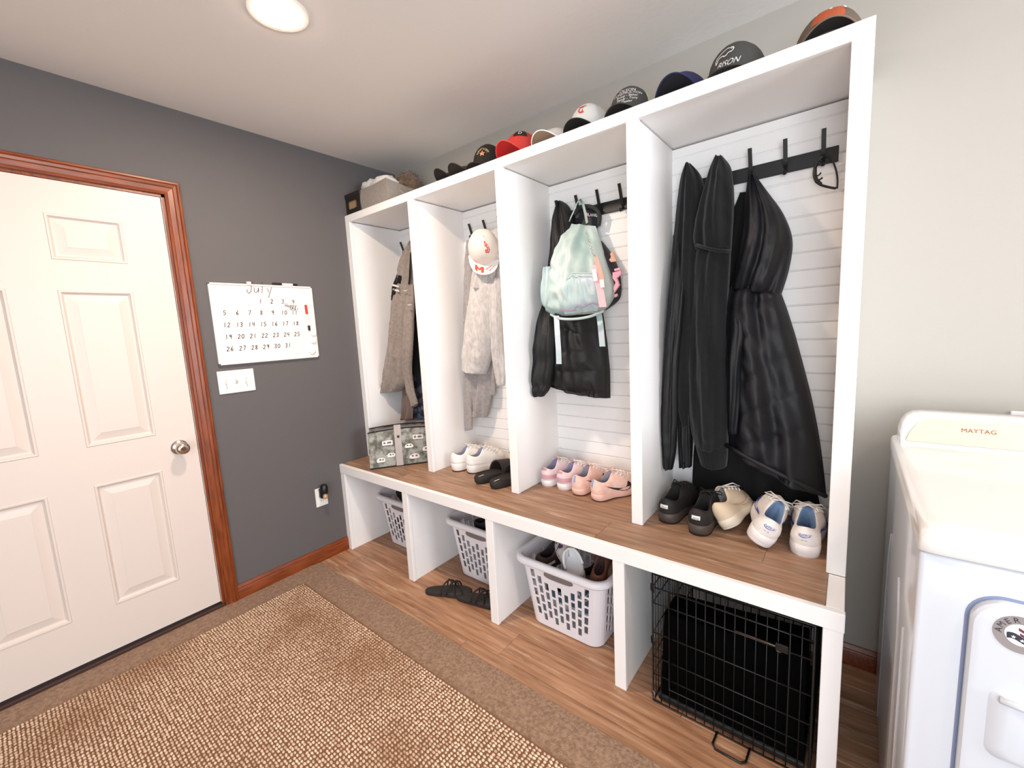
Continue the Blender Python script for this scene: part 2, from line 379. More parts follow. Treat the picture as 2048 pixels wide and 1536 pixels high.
# hook rails: flat bar, angled flat prongs and small lower pegs
def hook_rail(x0, label):
    t = thing('hook_rail', (x0 + 0.261, -0.04, 1.865), label, 'hook rail', 'black five hook rails')
    MB().bbox((x0, -0.049, 1.862), (x0 + 0.522, -0.0385, 1.913), 0.0012, 1).obj('bar', 'black_metal', t)
    for k in range(5):
        x = x0 + 0.041 + 0.110 * k
        h = MB(); wd = 0.0065
        pth = [(-0.049, 1.880), (-0.058, 1.888), (-0.064, 1.900), (-0.072, 1.925), (-0.085, 1.958), (-0.088, 1.966)]
        loops = []
        for q, (yy, z_) in enumerate(pth):
            p2 = pth[min(q + 1, 5)]; p1 = pth[max(q - 1, 0)]; dy, dz = p2[0] - p1[0], p2[1] - p1[1]; l = math.hypot(dy, dz); ny_, nz_ = -dz / l * 0.003, dy / l * 0.003
            loops.append([Vector((x - wd, yy + ny_, z_ + nz_)), Vector((x + wd, yy + ny_, z_ + nz_)), Vector((x + wd, yy - ny_, z_ - nz_)), Vector((x - wd, yy - ny_, z_ - nz_))])
        h.loft(loops); h.tube([(x, -0.047, 1.872), (x, -0.06, 1.861), (x, -0.074, 1.856), (x, -0.079, 1.862)], [0.006, 0.0065, 0.0075, 0.007], 10)
        h.obj('hook', 'black_metal', t, smooth=True, auto=40)
    return t
hook_rail(0.068, 'black hook rail in the bay next to the dark grey wall')
hook_rail(0.704, 'black hook rail holding grey hoodies and a white cap')
hook_rail(1.296, 'black hook rail holding a mint backpack')
hook_rail(1.916, 'black hook rail holding long black coats and sunglasses')
# ================================================================ clothes
M['black_cotton'] = mat('black_cotton', '#0b0b0d', 0.95, '#101013', 60, bump=0.25, bscale=600, sheen=0.12)
M['black_shell'] = mat('black_nylon', '#0b0b0d', 0.62, bump=0.2, bscale=45, bdist=0.004)
M['navy_shell'] = mat('blue_black_nylon', '#0c0e15', 0.6, bump=0.22, bscale=38, bdist=0.004)
M['black_plain'] = mat('black_wool', '#060608', 0.95)
M['heather'] = mat('pale_heather_fleece', '#bdb8b5', 0.95, '#d2cfcd', 70, (1, 1, 0.5), 0.4, 300, sheen=0.2, detail=5)
M['greyfleece'] = mat('mid_grey_fleece', '#979190', 0.95, '#a5a09f', 60, bump=0.35, bscale=300, sheen=0.15)
M['taupe'] = mat('taupe_fleece', '#8e837b', 0.95, '#9d928a', 60, bump=0.35, bscale=300, sheen=0.15)

def row(pl, yl, pr, yr, front, back=0.015, fold=0.006):
    a = at(pl[0], pl[1], 'y', yl); b = at(pr[0], pr[1], 'y', yr)
    return (a.x, a.y, a.z, b.x, b.y, b.z, front, back, fold)
def garment(rows, seed=0, m=46, nf=30, nb=8, freqs=((2.3, 1.0, 0.4), (4.7, 0.55, -0.7)), quilt=None, rough=0.004, bulge=0.6, hem=True, zlim=-0.042, gather=None):
    R = catmull(rows, m); loops = []; rs = random.Random(seed); ph = [rs.uniform(0, 6) for _ in freqs]
    for j, r in enumerate(R):
        L = Vector(r[0:3]); Rr = Vector(r[3:6]); fr, bk, fo = max(r[6], 0.002), max(r[7], 0.001), r[8]; v = j / (m - 1); lp = []
        for i in range(nf):
            u = i / (nf - 1); s = max(math.sin(PI * u), 0.0)
            p = L.lerp(Rr, u); f = 0
            for (q, a, dr), h in zip(freqs, ph): f += a * math.sin(2 * PI * (q * u + dr * v + 0.15 * math.sin(5 * v + h)) + h)
            d = fr * s ** bulge + 1.5 * fo * f * s ** 0.5
            if quilt: d += quilt[1] * (abs(math.sin(PI * (quilt[0] * v + 0.35 * (u - 0.5) * quilt[2]))) ** 0.45 - 0.6) * s ** 0.4
            wx = p.x + 0.05 * noise.noise(Vector((p.x * 5, p.z * 4, seed + 2.0)))
            d += rough * (1.6 * noise.noise(Vector((wx * 17 + seed, p.z * 3.2, seed * 1.7))) + 1.1 * (0.5 - abs(noise.noise(Vector((wx * 24 + p.z * 9, p.z * 11 - wx * 6, seed + 0.3)))) * 2)) * s ** 0.5 + 0.4 * rough * noise.noise(Vector((p.x * 40 + seed, p.z * 26, 5)))
            if gather:
                for gv, gw, ga in gather: d -= ga * math.exp(-((v - gv) / gw) ** 2) * s ** 0.5 * (1 + 0.5 * math.sin(u * 40))
            lp.append(Vector((p.x, min(p.y - d, zlim), p.z + 0.002 * noise.noise(Vector((u * 7, seed, v * 3))))))
        for i in range(1, nb - 1):
            u = 1 - i / (nb - 1); p = L.lerp(Rr, u); lp.append(Vector((p.x, min(p.y + bk * math.sin(PI * u) ** 0.6, zlim), p.z)))
        loops.append(lp)
    g = MB()
    if hem:   # turned-in hem
        c = sum(loops[-1], Vector()) / len(loops[-1])
        loops.append([c + (p - c) * 0.93 + Vector((0, 0, -0.003)) for p in loops[-1]]); loops.append([c + (p - c) * 0.9 + Vector((0, 0, 0.03)) for p in loops[-1]])
    g.loft(loops); return g
def ribbon(pts, w, th, side):
    """flat strap along pts, w wide along side"""
    side = Vector(side).normalized(); loops = []
    pts = [Vector(p) for p in pts]
    for i, p in enumerate(pts):
        t = (pts[min(i + 1, len(pts) - 1)] - pts[max(i - 1, 0)]).normalized(); n = t.cross(side).normalized()
        loops.append([p - side * w / 2 - n * th / 2, p + side * w / 2 - n * th / 2, p + side * w / 2 + n * th / 2, p - side * w / 2 + n * th / 2])
    return MB().loft(loops)

# ---- bay beside the dryer: long black coats
t = thing('winter_coat', (2.28, -0.09, 1.83), 'blue-black quilted long coat with a wide hood, hung on the middle hook', 'coat')
garment([row((1497, 346), -.075, (1510, 349), -.075, .012), row((1491, 390), -.085, (1536, 384), -.085, .05, .012), row((1487, 440), -.09, (1567, 428), -.09, .085, .016, .007), row((1478, 500), -.09, (1585, 480), -.09, .105, .02, .009),
         row((1468, 545), -.09, (1579, 535), -.09, .10, .02, .010), row((1460, 577), -.09, (1562, 592), -.09, .075, .02, .010)], 3, m=40, freqs=((2.6, 1, .5), (5.3, .6, .9)), rough=.006, hem=False).obj('hood', 'navy_shell', t, smooth=True)
garment([row((1462, 568), -.09, (1561, 583), -.09, .060, .02, .012), row((1452, 600), -.09, (1572, 612), -.09, .095, .02, .012), row((1446, 660), -.09, (1590, 668), -.09, .11, .02, .010), row((1444, 740), -.09, (1611, 745), -.09, .12, .02, .010),
         row((1446, 800), -.09, (1627, 812), -.09, .125, .02, .010), row((1449, 850), -.09, (1641, 890), -.09, .125, .02, .010), row((1455, 885), -.095, (1653, 990), -.10, .11, .03, .008)], 4, m=64, nf=40,
        freqs=((2.2, 1, .35), (4.4, .6, .2)), quilt=(6.0, .013, 3.0), rough=.007, gather=((0.02, .03, .015),)).obj('body', 'navy_shell', t, smooth=True)
cuff = MB().tube([at(1452, 890, 'y', -.16) , at(1500, 918, 'y', -.215), at(1560, 948, 'y', -.215), at(1610, 972, 'y', -.19), at(1651, 992, 'y', -.125)], .009, 8)
cuff.obj('hem', 'navy_shell', t, smooth=True)
sl = garment([row((1466, 600), -.14, (1478, 600), -.15, .004, .02, .0), row((1462, 660), -.16, (1490, 660), -.19, .025, .02, .004), row((1458, 720), -.17, (1484, 725), -.20, .035, .02, .004), row((1457, 800), -.17, (1480, 808), -.2, .03, .02, .004), row((1458, 860), -.165, (1474, 868), -.19, .02, .02, .004)], 9, m=24, nf=14)
sl.obj('sleeve', 'navy_shell', t, smooth=True)

t = thing('long_coat', (2.2, -0.06, 1.85), 'plain black long coat hanging behind the others down to the shoes', 'coat')
garment([row((1480, 385), -.055, (1520, 385), -.055, .01), row((1440, 500), -.055, (1540, 520), -.055, .02), row((1420, 650), -.056, (1570, 680), -.056, .025), row((1400, 800), -.058, (1600, 850), -.058, .03, .008),
         row((1388, 900), -.06, (1625, 940), -.06, .03, .008), row((1384, 984), -.06, (1640, 1010), -.06, .03, .008, .012)], 12, m=40, freqs=((2.1, 1, .2), (3.7, .8, .3))).obj('body', 'black_plain', t, smooth=True)

t = thing('zip_jacket', (1.97, -0.08, 1.83), 'black soft jacket with long hanging sleeves, beside the bay divider', 'jacket')
garment([row((1371, 326), -.082, (1381, 327), -.082, .012), row((1362, 355), -.085, (1402, 352), -.08, .035), row((1355, 400), -.09, (1412, 392), -.085, .05), row((1349, 460), -.10, (1416, 455), -.09, .055, .015, .008),
         row((1343, 525), -.11, (1418, 525), -.1, .06, .015, .009), row((1335, 620), -.12, (1420, 620), -.10, .07, .015, .010), row((1331, 720), -.13, (1420, 720), -.10, .075, .015, .010), row((1330, 790), -.13, (1415, 800), -.1, .07, .015, .009), row((1352, 846), -.12, (1400, 848), -.1, .05, .015, .006)], 21, m=52, freqs=((1.7, 1, .3), (4.1, .7, -.6))).obj('body', 'black_cotton', t, smooth=True)
garment([row((1346, 470), -.11, (1366, 465), -.12, .005), row((1341, 545), -.14, (1372, 545), -.16, .028), row((1334, 640), -.16, (1366, 640), -.19, .035), row((1327, 740), -.165, (1358, 745), -.195, .035, .02, .007), row((1321, 830), -.165, (1356, 840), -.195, .033, .02, .006), row((1320, 900), -.165, (1352, 905), -.19, .028, .02, .005), row((1326, 936), -.165, (1346, 937), -.185, .016)], 22, m=40, nf=16, rough=.008).obj('sleeve', 'black_shell', t, smooth=True)
garment([row((1364, 640), -.11, (1384, 640), -.11, .01), row((1360, 720), -.12, (1388, 720), -.13, .03), row((1358, 790), -.13, (1386, 795), -.14, .03), row((1356, 870), -.13, (1386, 875), -.14, .028), row((1358, 934), -.13, (1384, 932), -.14, .016)], 23, m=24, nf=14, rough=.006).obj('sleeve', 'black_shell', t, smooth=True)

t = thing('hooded_sweatshirt', (2.07, -0.1, 1.85), 'black pullover hoodie hung by its hood between the jacket and the long quilted coat', 'hoodie')
garment([row((1430, 313), -.09, (1445, 312), -.09, .012), row((1418, 345), -.10, (1462, 335), -.095, .045), row((1405, 390), -.11, (1468, 380), -.10, .07, .015, .008), row((1392, 440), -.12, (1468, 430), -.10, .085, .015, .01), row((1386, 480), -.12, (1465, 475), -.11, .085, .02, .01), row((1388, 500), -.115, (1463, 503), -.11, .07, .02, .008)], 31, m=36, freqs=((1.4, 1, .5), (3.6, .6, -.5)), rough=.006, hem=False).obj('hood', 'black_cotton', t, smooth=True)
garment([row((1386, 488), -.115, (1463, 495), -.11, .055), row((1380, 530), -.12, (1461, 540), -.11, .08, .02, .007), row((1376, 610), -.125, (1457, 620), -.115, .09, .02, .009), row((1374, 700), -.13, (1458, 710), -.12, .095, .02, .009), row((1376, 790), -.13, (1459, 800), -.125, .10, .02, .008), row((1384, 860), -.13, (1458, 875), -.125, .095, .02, .006), row((1390, 885), -.13, (1457, 897), -.125, .085, .02, .004)], 32, m=54, freqs=((1.3, 1, .6), (3.1, .7, -.8), (6.3, .25, 1)), rough=.006).obj('body', 'black_cotton', t, smooth=True)
garment([row((1391, 884), -.13, (1457, 896), -.125, .085, .02, .002), row((1396, 905), -.13, (1456, 916), -.125, .083, .02, .002), row((1401, 921), -.13, (1454, 932), -.125, .082, .02, .002)], 33, m=12, freqs=((20, .8, 0),)).obj('waistband', 'black_cotton', t, smooth=True)
t2 = MB().tube([at(1393, 490, 'y', -.205), at(1415, 497, 'y', -.215), at(1440, 502, 'y', -.215), at(1460, 502, 'y', -.19)], .006, 8); t2.obj('neck_seam', 'black_cotton', t, smooth=True)

# sunglasses on the last hook
t = thing('sunglasses', (2.40, -0.09, 1.80), 'black sport sunglasses hanging from the end hook by the coats', 'sunglasses')
def pth(px, y): return [at(a, b_, 'y', y) for a, b_ in px]
def smooth_path(p, n): return [Vector(q) for q in catmull([tuple(v) for v in p], n)]
MB().tube(smooth_path(pth([(1646, 312), (1634, 325), (1629, 345), (1632, 360), (1640, 369), (1656, 374), (1672, 377)], -.086), 24), [.0045] * 6 + [.0055] * 8 + [.004] * 10, 8).obj('frame', 'plastic_black', t, smooth=True)
MB().tube(smooth_path(pth([(1652, 308), (1664, 320), (1672, 340), (1675, 360), (1674, 377)], -.08), 20), .0028, 8).obj('temple', 'plastic_black', t, smooth=True)
MB().tube(smooth_path(pth([(1632, 352), (1638, 350), (1642, 345)], -.083), 6), .0025, 6).obj('nose_pad', 'plastic_black', t, smooth=True)
MB().tube(smooth_path(pth([(1634, 360), (1640, 359), (1645, 355)], -.083), 6), .003, 6).obj('nose_pad', 'plastic_black', t, smooth=True)
ls = MB(); a = pth([(1630, 335), (1629, 350), (1633, 362), (1643, 370)], -.088); b_ = pth([(1634, 337), (1634, 350), (1637, 359), (1645, 366)], -.082)
ls.loft([a, b_], close=False, cap=False); ls.obj('lens', mat('tinted_lens', '#2a2d2c', 0.1), t, smooth=True)

# ---- bay with the backpack
t = thing('puffer_jacket', (1.34, -0.1, 1.82), 'short black puffer jacket hanging behind the mint backpack', 'jacket')
garment([row((1116, 403), -.085, (1124, 402), -.085, .012), row((1107, 435), -.10, (1142, 420), -.09, .05), row((1102, 490), -.12, (1160, 480), -.09, .07), row((1097, 540), -.14, (1180, 540), -.09, .07), row((1098, 600), -.17, (1200, 610), -.10, .07)], 41, m=34, rough=.006, hem=False).obj('hood', 'black_shell', t, smooth=True)
garment([row((1100, 540), -.16, (1195, 560), -.10, .06), row((1104, 620), -.18, (1207, 630), -.11, .08), row((1102, 680), -.185, (1215, 690), -.12, .09), row((1099, 730), -.185, (1220, 742), -.125, .09), row((1098, 768), -.18, (1221, 796), -.125, .075)], 42, m=50, nf=36, quilt=(5.2, .018, .6), rough=.008).obj('body', 'black_shell', t, smooth=True)
garment([row((1102, 490), -.12, (1116, 490), -.11, .01), row((1096, 545), -.14, (1114, 545), -.14, .02), row((1085, 605), -.17, (1112, 608), -.17, .03), row((1072, 660), -.215, (1113, 665), -.235, .045), row((1066, 720), -.22, (1111, 725), -.24, .045), row((1062, 770), -.225, (1102, 772), -.24, .04), row((1063, 792), -.225, (1090, 791), -.24, .025)], 43, m=44, nf=20, quilt=(6.0, .015, .6), rough=.006).obj('sleeve', 'black_shell', t, smooth=True)

# floral backpack behind, its strap round the same hook
M['floral'] = mat('black_floral_print', '#141523', 0.6)
M['petal'] = mat('pink_petal_print', '#e2a4b8', 0.6); M['leafp'] = mat('tan_petal_print', '#d5a489', 0.6)
t = thing('floral_backpack', (1.58, -0.09, 1.4), 'black floral print backpack peeking out behind the mint backpack', 'backpack')
fb = garment([row((1150, 470), -.075, (1204, 482), -.075, .02, .01, 0), row((1150, 510), -.08, (1222, 505), -.08, .05, .01, 0), row((1150, 550), -.085, (1238, 540), -.085, .06, .01, 0), row((1150, 590), -.085, (1243, 575), -.085, .06, .01, 0), row((1150, 610), -.085, (1238, 600), -.085, .05, .01, 0), row((1160, 625), -.08, (1216, 618), -.08, .03, .01, 0)], 51, m=30, bulge=.35, rough=.002)
fbo = fb.obj('bag', 'floral', t, smooth=True)
for m_, px in (('petal', [(1225, 545), (1241, 541), (1242, 548), (1233, 556), (1238, 570), (1228, 585), (1227, 575), (1231, 565), (1225, 556)]), ('petal', [(1228, 538), (1240, 535), (1240, 540), (1229, 542)]),
               ('leafp', [(1220, 507), (1226, 503), (1230, 515), (1233, 522), (1222, 524), (1218, 520), (1222, 514)]), ('petal', [(1214, 592), (1220, 586), (1224, 590), (1219, 597)]), ('petal', [(1228, 590), (1233, 587), (1234, 592), (1229, 595)])):
    ring = [at(a, b_, 'y', -.1475) for a, b_ in px]; p = MB(); p.loft([ring, [q + Vector((0, .012, 0)) for q in ring]]); p.obj('petal_print', m_, fbo)
stp = smooth_path([at(1150, 430, 'y', -.075), at(1158, 416, 'y', -.085), at(1178, 413, 'y', -.09), at(1193, 420, 'y', -.09), at(1199, 432, 'y', -.085), at(1197, 452, 'y', -.08)], 22)
MB().tube(stp, .010, 8).obj('strap', mat('black_webbing', '#2b2b2b', 0.8, bump=.3, bscale=300), t, smooth=True)
ring = [at(a, b_, 'y', -.078) for a, b_ in ((1150, 425), (1165, 418), (1182, 420), (1194, 428), (1196, 450), (1188, 462), (1150, 462))]
lab = MB().loft([ring, [q + Vector((0, .012, 0)) for q in ring]]).obj('top_panel', 'floral', t)
v, f = text2d('LANGE', .019, 0.2); o_ = at(1187, 433, 'y', -.081)
MB().add([o_ + Vector((a * .98, 0, b_ - a * .25)) for a, b_ in v], f).obj('lettering', mat('white_print', '#f2f2f2', .6), lab)
ring = [at(a, b_, 'y', -.081) for a, b_ in ((1171, 424), (1177, 427), (1175, 432), (1170, 430))]
MB().loft([ring, [q + Vector((0, .003, 0)) for q in ring]]).obj('petal_print', mat('coral_print', '#e57f7a', .6), lab)

# mint backpack
M['mint'] = mat('mint_nylon', '#afc9c3', 0.42, '#cad8d5', 7, bump=.3, bscale=26, bdist=.005)
M['mint2'] = mat('mint_nylon_pocket', '#b7cdcc', 0.42, '#c9cfdc', 9, bump=.3, bscale=30, bdist=.005)
t = thing('mint_backpack', (1.52, -0.2, 1.37), 'mint green nylon backpack with pink key tags hanging on a hook', 'backpack')
garment([row((1131, 447), -.10, (1191, 452), -.10, .012), row((1120, 468), -.11, (1198, 468), -.10, .05, .01, .006), row((1110, 500), -.125, (1207, 500), -.11, .10, .015, .008), row((1102, 535), -.14, (1219, 535), -.12, .135, .02, .008), row((1097, 570), -.145, (1228, 568), -.13, .155, .02, .007), row((1095, 600), -.145, (1229, 592), -.13, .16, .02, .005), row((1096, 622), -.145, (1218, 612), -.13, .14, .02, .003), row((1112, 636), -.15, (1200, 626), -.14, .09, .01, 0)], 61, m=56, nf=40, freqs=((3.1, 1, .2), (6.2, .5, .6), (1.3, .7, -.4)), rough=.014, hem=False).obj('body', 'mint', t, smooth=True)
garment([row((1136, 545), -.275, (1196, 548), -.265, .012, .02, 0), row((1134, 560), -.28, (1199, 562), -.27, .03, .02, .003), row((1131, 585), -.28, (1203, 585), -.27, .035, .02, .004), row((1126, 610), -.275, (1203, 605), -.265, .03, .02, .003), row((1130, 630), -.255, (1196, 622), -.25, .015, .02, 0)], 62, m=30, rough=.008, hem=False, bulge=.35).obj('front_pocket', 'mint2', t, smooth=True)
garment([row((1089, 535), -.20, (1101, 533), -.21, .02), row((1086, 560), -.21, (1104, 565), -.23, .03), row((1084, 590), -.215, (1106, 600), -.24, .035), row((1089, 612), -.215, (1104, 617), -.24, .02)], 63, m=22, nf=14, rough=.004, hem=False).obj('side_pocket', 'mint2', t, smooth=True)
MB().tube(smooth_path([at(1099, 628, 'y', -.21), at(1120, 637, 'y', -.275), at(1150, 638, 'y', -.285), at(1180, 633, 'y', -.28), at(1207, 622, 'y', -.22)], 24), .006, 8).obj('bottom_piping', 'mint2', t, smooth=True)
MB().tube(smooth_path([at(1120, 621, 'y', -.29), at(1146, 621, 'y', -.31), at(1153, 612, 'y', -.315), at(1163, 614, 'y', -.315), at(1172, 611, 'y', -.312), at(1185, 606, 'y', -.305), at(1195, 610, 'y', -.3)], 30), .0022, 6).obj('zip', mat('lilac_zip', '#a583b4', .5), t, smooth=True)
MB().tube(smooth_path([at(1131, 565, 'y', -.30), at(1140, 547, 'y', -.306), at(1165, 546, 'y', -.31), at(1196, 547, 'y', -.297)], 24), .003, 6).obj('zip', 'mint', t, smooth=True)
hl = smooth_path([at(1136, 447, 'y', -.115), at(1146, 425, 'y', -.12), at(1155, 404, 'y', -.10), at(1160, 399, 'y', -.085), at(1165, 406, 'y', -.10), at(1170, 425, 'y', -.12), at(1174, 446, 'y', -.115)], 24)
ribbon(hl, .026, .003, (.7, -.7, 0)).obj('handle', 'mint', t, smooth=True, auto=40)
ribbon([at(1113, 632, 'y', -.26), at(1115, 670, 'y', -.295), at(1117, 700, 'y', -.305), at(1118, 728, 'y', -.305)], .026, .003, (1, .1, 0)).obj('strap', 'mint2', t)
ribbon([at(1197, 622, 'y', -.2), at(1201, 650, 'y', -.235), at(1205, 693, 'y', -.24)], .026, .003, (1, .1, 0)).obj('strap', 'mint2', t)
ch = MB(); pts = smooth_path([at(1172, 462, 'y', -.225), at(1179, 486, 'y', -.275), at(1184, 500, 'y', -.295), at(1190, 517, 'y', -.31)], 12)
for q in range(0, 12):
    c = pts[q]; ch.tube([c + Vector((.004 * math.cos(a), .002 * ((-1) ** q) * math.sin(a), .005 * math.sin(a))) for a in [k * PI / 4 for k in range(8)]], .0012, 5, closed=True)
ch.obj('key_chain', 'steel', t, smooth=True)
ribbon([at(1191, 514, 'y', -.315), at(1198, 535, 'y', -.322), at(1203, 555, 'y', -.325), at(1205, 574, 'y', -.325)], .019, .003, (1, .2, 0)).obj('copper_tag', mat('copper_satin', '#d8a898', .4), t)
ribbon([at(1191, 530, 'y', -.317), at(1196, 560, 'y', -.321), at(1202, 590, 'y', -.321), at(1206, 614, 'y', -.318)], .030, .003, (1, .15, 0)).obj('pink_tag', mat('pink_ribbon', '#f0c0c6', .5), t)
wt = ribbon([at(1188, 539, 'y', -.329), at(1191, 562, 'y', -.331)], .018, .002, (1, .15, .05)).obj('paper_tag', mat('cream_paper', '#f3ece6', .6), t)
ribbon([at(1203, 559, 'y', -.333), at(1205, 575, 'y', -.333)], .017, .002, (1, .15, .05)).obj('paper_tag', mat('cream_paper2', '#f3e4e0', .6), t)

# ---- bay with grey hoodies and a white cap
t = thing('grey_sweatshirt', (0.82, -0.08, 1.83), 'mid grey sweatshirt hanging behind the pale heather hoodie', 'sweatshirt')
garment([row((939, 480), -.085, (950, 480), -.08, .012), row((935, 520), -.10, (965, 520), -.08, .03), row((931, 570), -.115, (980, 570), -.09, .04), row((929, 640), -.125, (988, 640), -.09, .045), row((930, 720), -.125, (990, 720), -.09, .05), row((932, 790), -.12, (984, 792), -.095, .05), row((935, 828), -.12, (976, 833), -.10, .045)], 71, m=44, rough=.005).obj('body', 'greyfleece', t, smooth=True)
garment([row((936, 482), -.10, (944, 482), -.11, .02), row((930, 560), -.125, (945, 560), -.145, .025, .02, .004), row((927, 640), -.135, (944, 640), -.155, .025, .02, .004), row((928, 740), -.135, (945, 742), -.155, .022, .02, .004), row((929, 810), -.135, (944, 813), -.155, .02, .02, .003), row((930, 860), -.135, (945, 858), -.155, .018, .02, .003)], 72, m=44, nf=14, rough=.005).obj('sleeve', 'greyfleece', t, smooth=True)
garment([row((975, 720), -.09, (992, 722), -.10, .02), row((975, 790), -.09, (991, 790), -.10, .02)], 73, m=10, nf=12).obj('sleeve', 'greyfleece', t, smooth=True)
t = thing('heather_hoodie', (0.90, -0.1, 1.83), 'pale heather grey hoodie with a white cap hung over it', 'hoodie')
garment([row((950, 470), -.09, (1010, 455), -.08, .02), row((948, 500), -.11, (1005, 490), -.09, .05), row((948, 540), -.115, (992, 540), -.10, .06), row((944, 575), -.12, (986, 580), -.105, .065, .015, .008)], 81, m=26, rough=.006, hem=False).obj('hood', 'heather', t, smooth=True)
garment([row((944, 560), -.12, (996, 570), -.105, .06), row((938, 610), -.13, (999, 610), -.11, .075), row((934, 660), -.14, (996, 660), -.12, .085), row((930, 705), -.145, (986, 708), -.13, .085), row((929, 722), -.145, (980, 728), -.135, .08, .02, .003), row((928, 738), -.145, (974, 747), -.135, .078, .02, .003)], 82, m=44, rough=.008, freqs=((1.2, 1, .3), (2.7, .6, -.5))).obj('body', 'heather', t, smooth=True)
garment([row((974, 552), -.115, (1000, 556), -.105, .015), row((979, 580), -.13, (1004, 580), -.11, .035), row((983, 640), -.14, (1006, 640), -.12, .045), row((987, 700), -.14, (1008, 700), -.12, .04), row((992, 745), -.14, (1012, 745), -.125, .035), row((995, 768), -.14, (1010, 770), -.13, .028)], 83, m=34, nf=18, rough=.007).obj('sleeve', 'heather', t, smooth=True)

# ---- bay next to the dark wall
t = thing('taupe_hoodie', (0.35, -0.12, 1.83), 'taupe zip hoodie hung by its hood above the camper print tote', 'hoodie')
garment([row((822, 478), -.09, (838, 476), -.08, .012), row((808, 505), -.12, (840, 500), -.09, .04), row((799, 535), -.15, (838, 540), -.11, .06), row((795, 570), -.165, (834, 575), -.13, .06)], 91, m=24, rough=.006, hem=False).obj('hood', 'taupe', t, smooth=True)
garment([row((794, 560), -.17, (832, 562), -.14, .04), row((788, 600), -.20, (830, 605), -.16, .07), row((783, 670), -.23, (828, 675), -.18, .085), row((777, 725), -.245, (824, 725), -.20, .09), row((770, 760), -.25, (815, 765), -.22, .08), row((766, 783), -.25, (804, 781), -.225, .07, .02, .003)], 92, m=44, rough=.008, freqs=((1.6, 1, .3), (3.7, .7, -.5))).obj('body', 'taupe', t, smooth=True)
garment([row((812, 568), -.18, (826, 568), -.17, .008), row((811, 610), -.22, (828, 610), -.21, .03), row((810, 680), -.25, (826, 690), -.25, .035), row((812, 740), -.25, (824, 745), -.25, .03), row((819, 785), -.25, (829, 783), -.25, .022), row((826, 815), -.25, (836, 806), -.25, .02)], 93, m=34, nf=14, rough=.006).obj('sleeve', 'taupe', t, smooth=True)
garment([row((796, 548), -.19, (803, 552), -.2, .015), row((787, 575), -.21, (799, 580), -.22, .02), row((784, 600), -.215, (792, 600), -.22, .015)], 94, m=14, nf=10).obj('striped_sleeve', 'black_cotton', t, smooth=True)
for k in range(2):
    ribbon([at(785 + k, 570 + 9 * k, 'y', -.238), at(797 + k, 573 + 9 * k, 'y', -.246)], .012, .003, (0, 0, 1)).obj('sleeve_stripe', mat('white_stripe', '#ece6e0', .8), t)
MB().tube([at(822, 505, 'y', -.165), at(819, 560, 'y', -.19), at(818, 568, 'y', -.19)], .006, 8).obj('hood_cord', 'black_cotton', t, smooth=True)
swp = [(806, 580), (810, 583), (816, 579), (810, 581)]
ring = [at(a, b_, 'y', -.245) for a, b_ in swp]; MB().loft([ring, [q + Vector((0, .004, 0)) for q in ring]]).obj('chest_mark', mat('pale_thread', '#efe9e4', .8), t)
MB().bbox(at(815, 608, 'y', -.272) - Vector((0, 0, .004)), at(822, 612, 'y', -.268) + Vector((0.004, 0.004, .006)), .001, 1).obj('zip_tab', mat('pale_tape', '#d8d2cc', .7), t)
t = thing('black_sweater', (0.5, -0.08, 1.80), 'black sweater hanging behind the taupe hoodie', 'sweater')
garment([row((828, 500), -.075, (850, 500), -.07, .015), row((828, 600), -.10, (858, 600), -.08, .04), row((822, 700), -.13, (860, 700), -.09, .05), row((822, 745), -.14, (862, 750), -.10, .05)], 95, m=26).obj('body', 'black_cotton', t, smooth=True)
M['camo_navy'] = mat('dark_blue_camo', '#262636', 0.85, '#5d6072', 22, mixlo=.45, mixhi=.55)
t = thing('patterned_trousers', (0.48, -0.09, 1.5), 'dark blue mottled trousers hanging behind the taupe hoodie', 'trousers')
garment([row((830, 640), -.065, (862, 640), -.065, .02), row((822, 740), -.10, (866, 740), -.08, .035), row((816, 800), -.12, (868, 800), -.09, .04), row((814, 838), -.12, (868, 836), -.09, .04)], 96, m=26).obj('leg', 'camo_navy', t, smooth=True)
t = thing('brown_shirt', (0.35, -0.15, 1.3), 'muted brown shirt tail hanging above the camper print tote', 'shirt')
garment([row((812, 700), -.13, (828, 700), -.12, .02), row((806, 780), -.17, (828, 785), -.16, .03), row((803, 838), -.18, (826, 838), -.17, .03)], 97, m=20).obj('body', mat('muted_brown_cotton', '#7d6a63', .9), t, smooth=True)
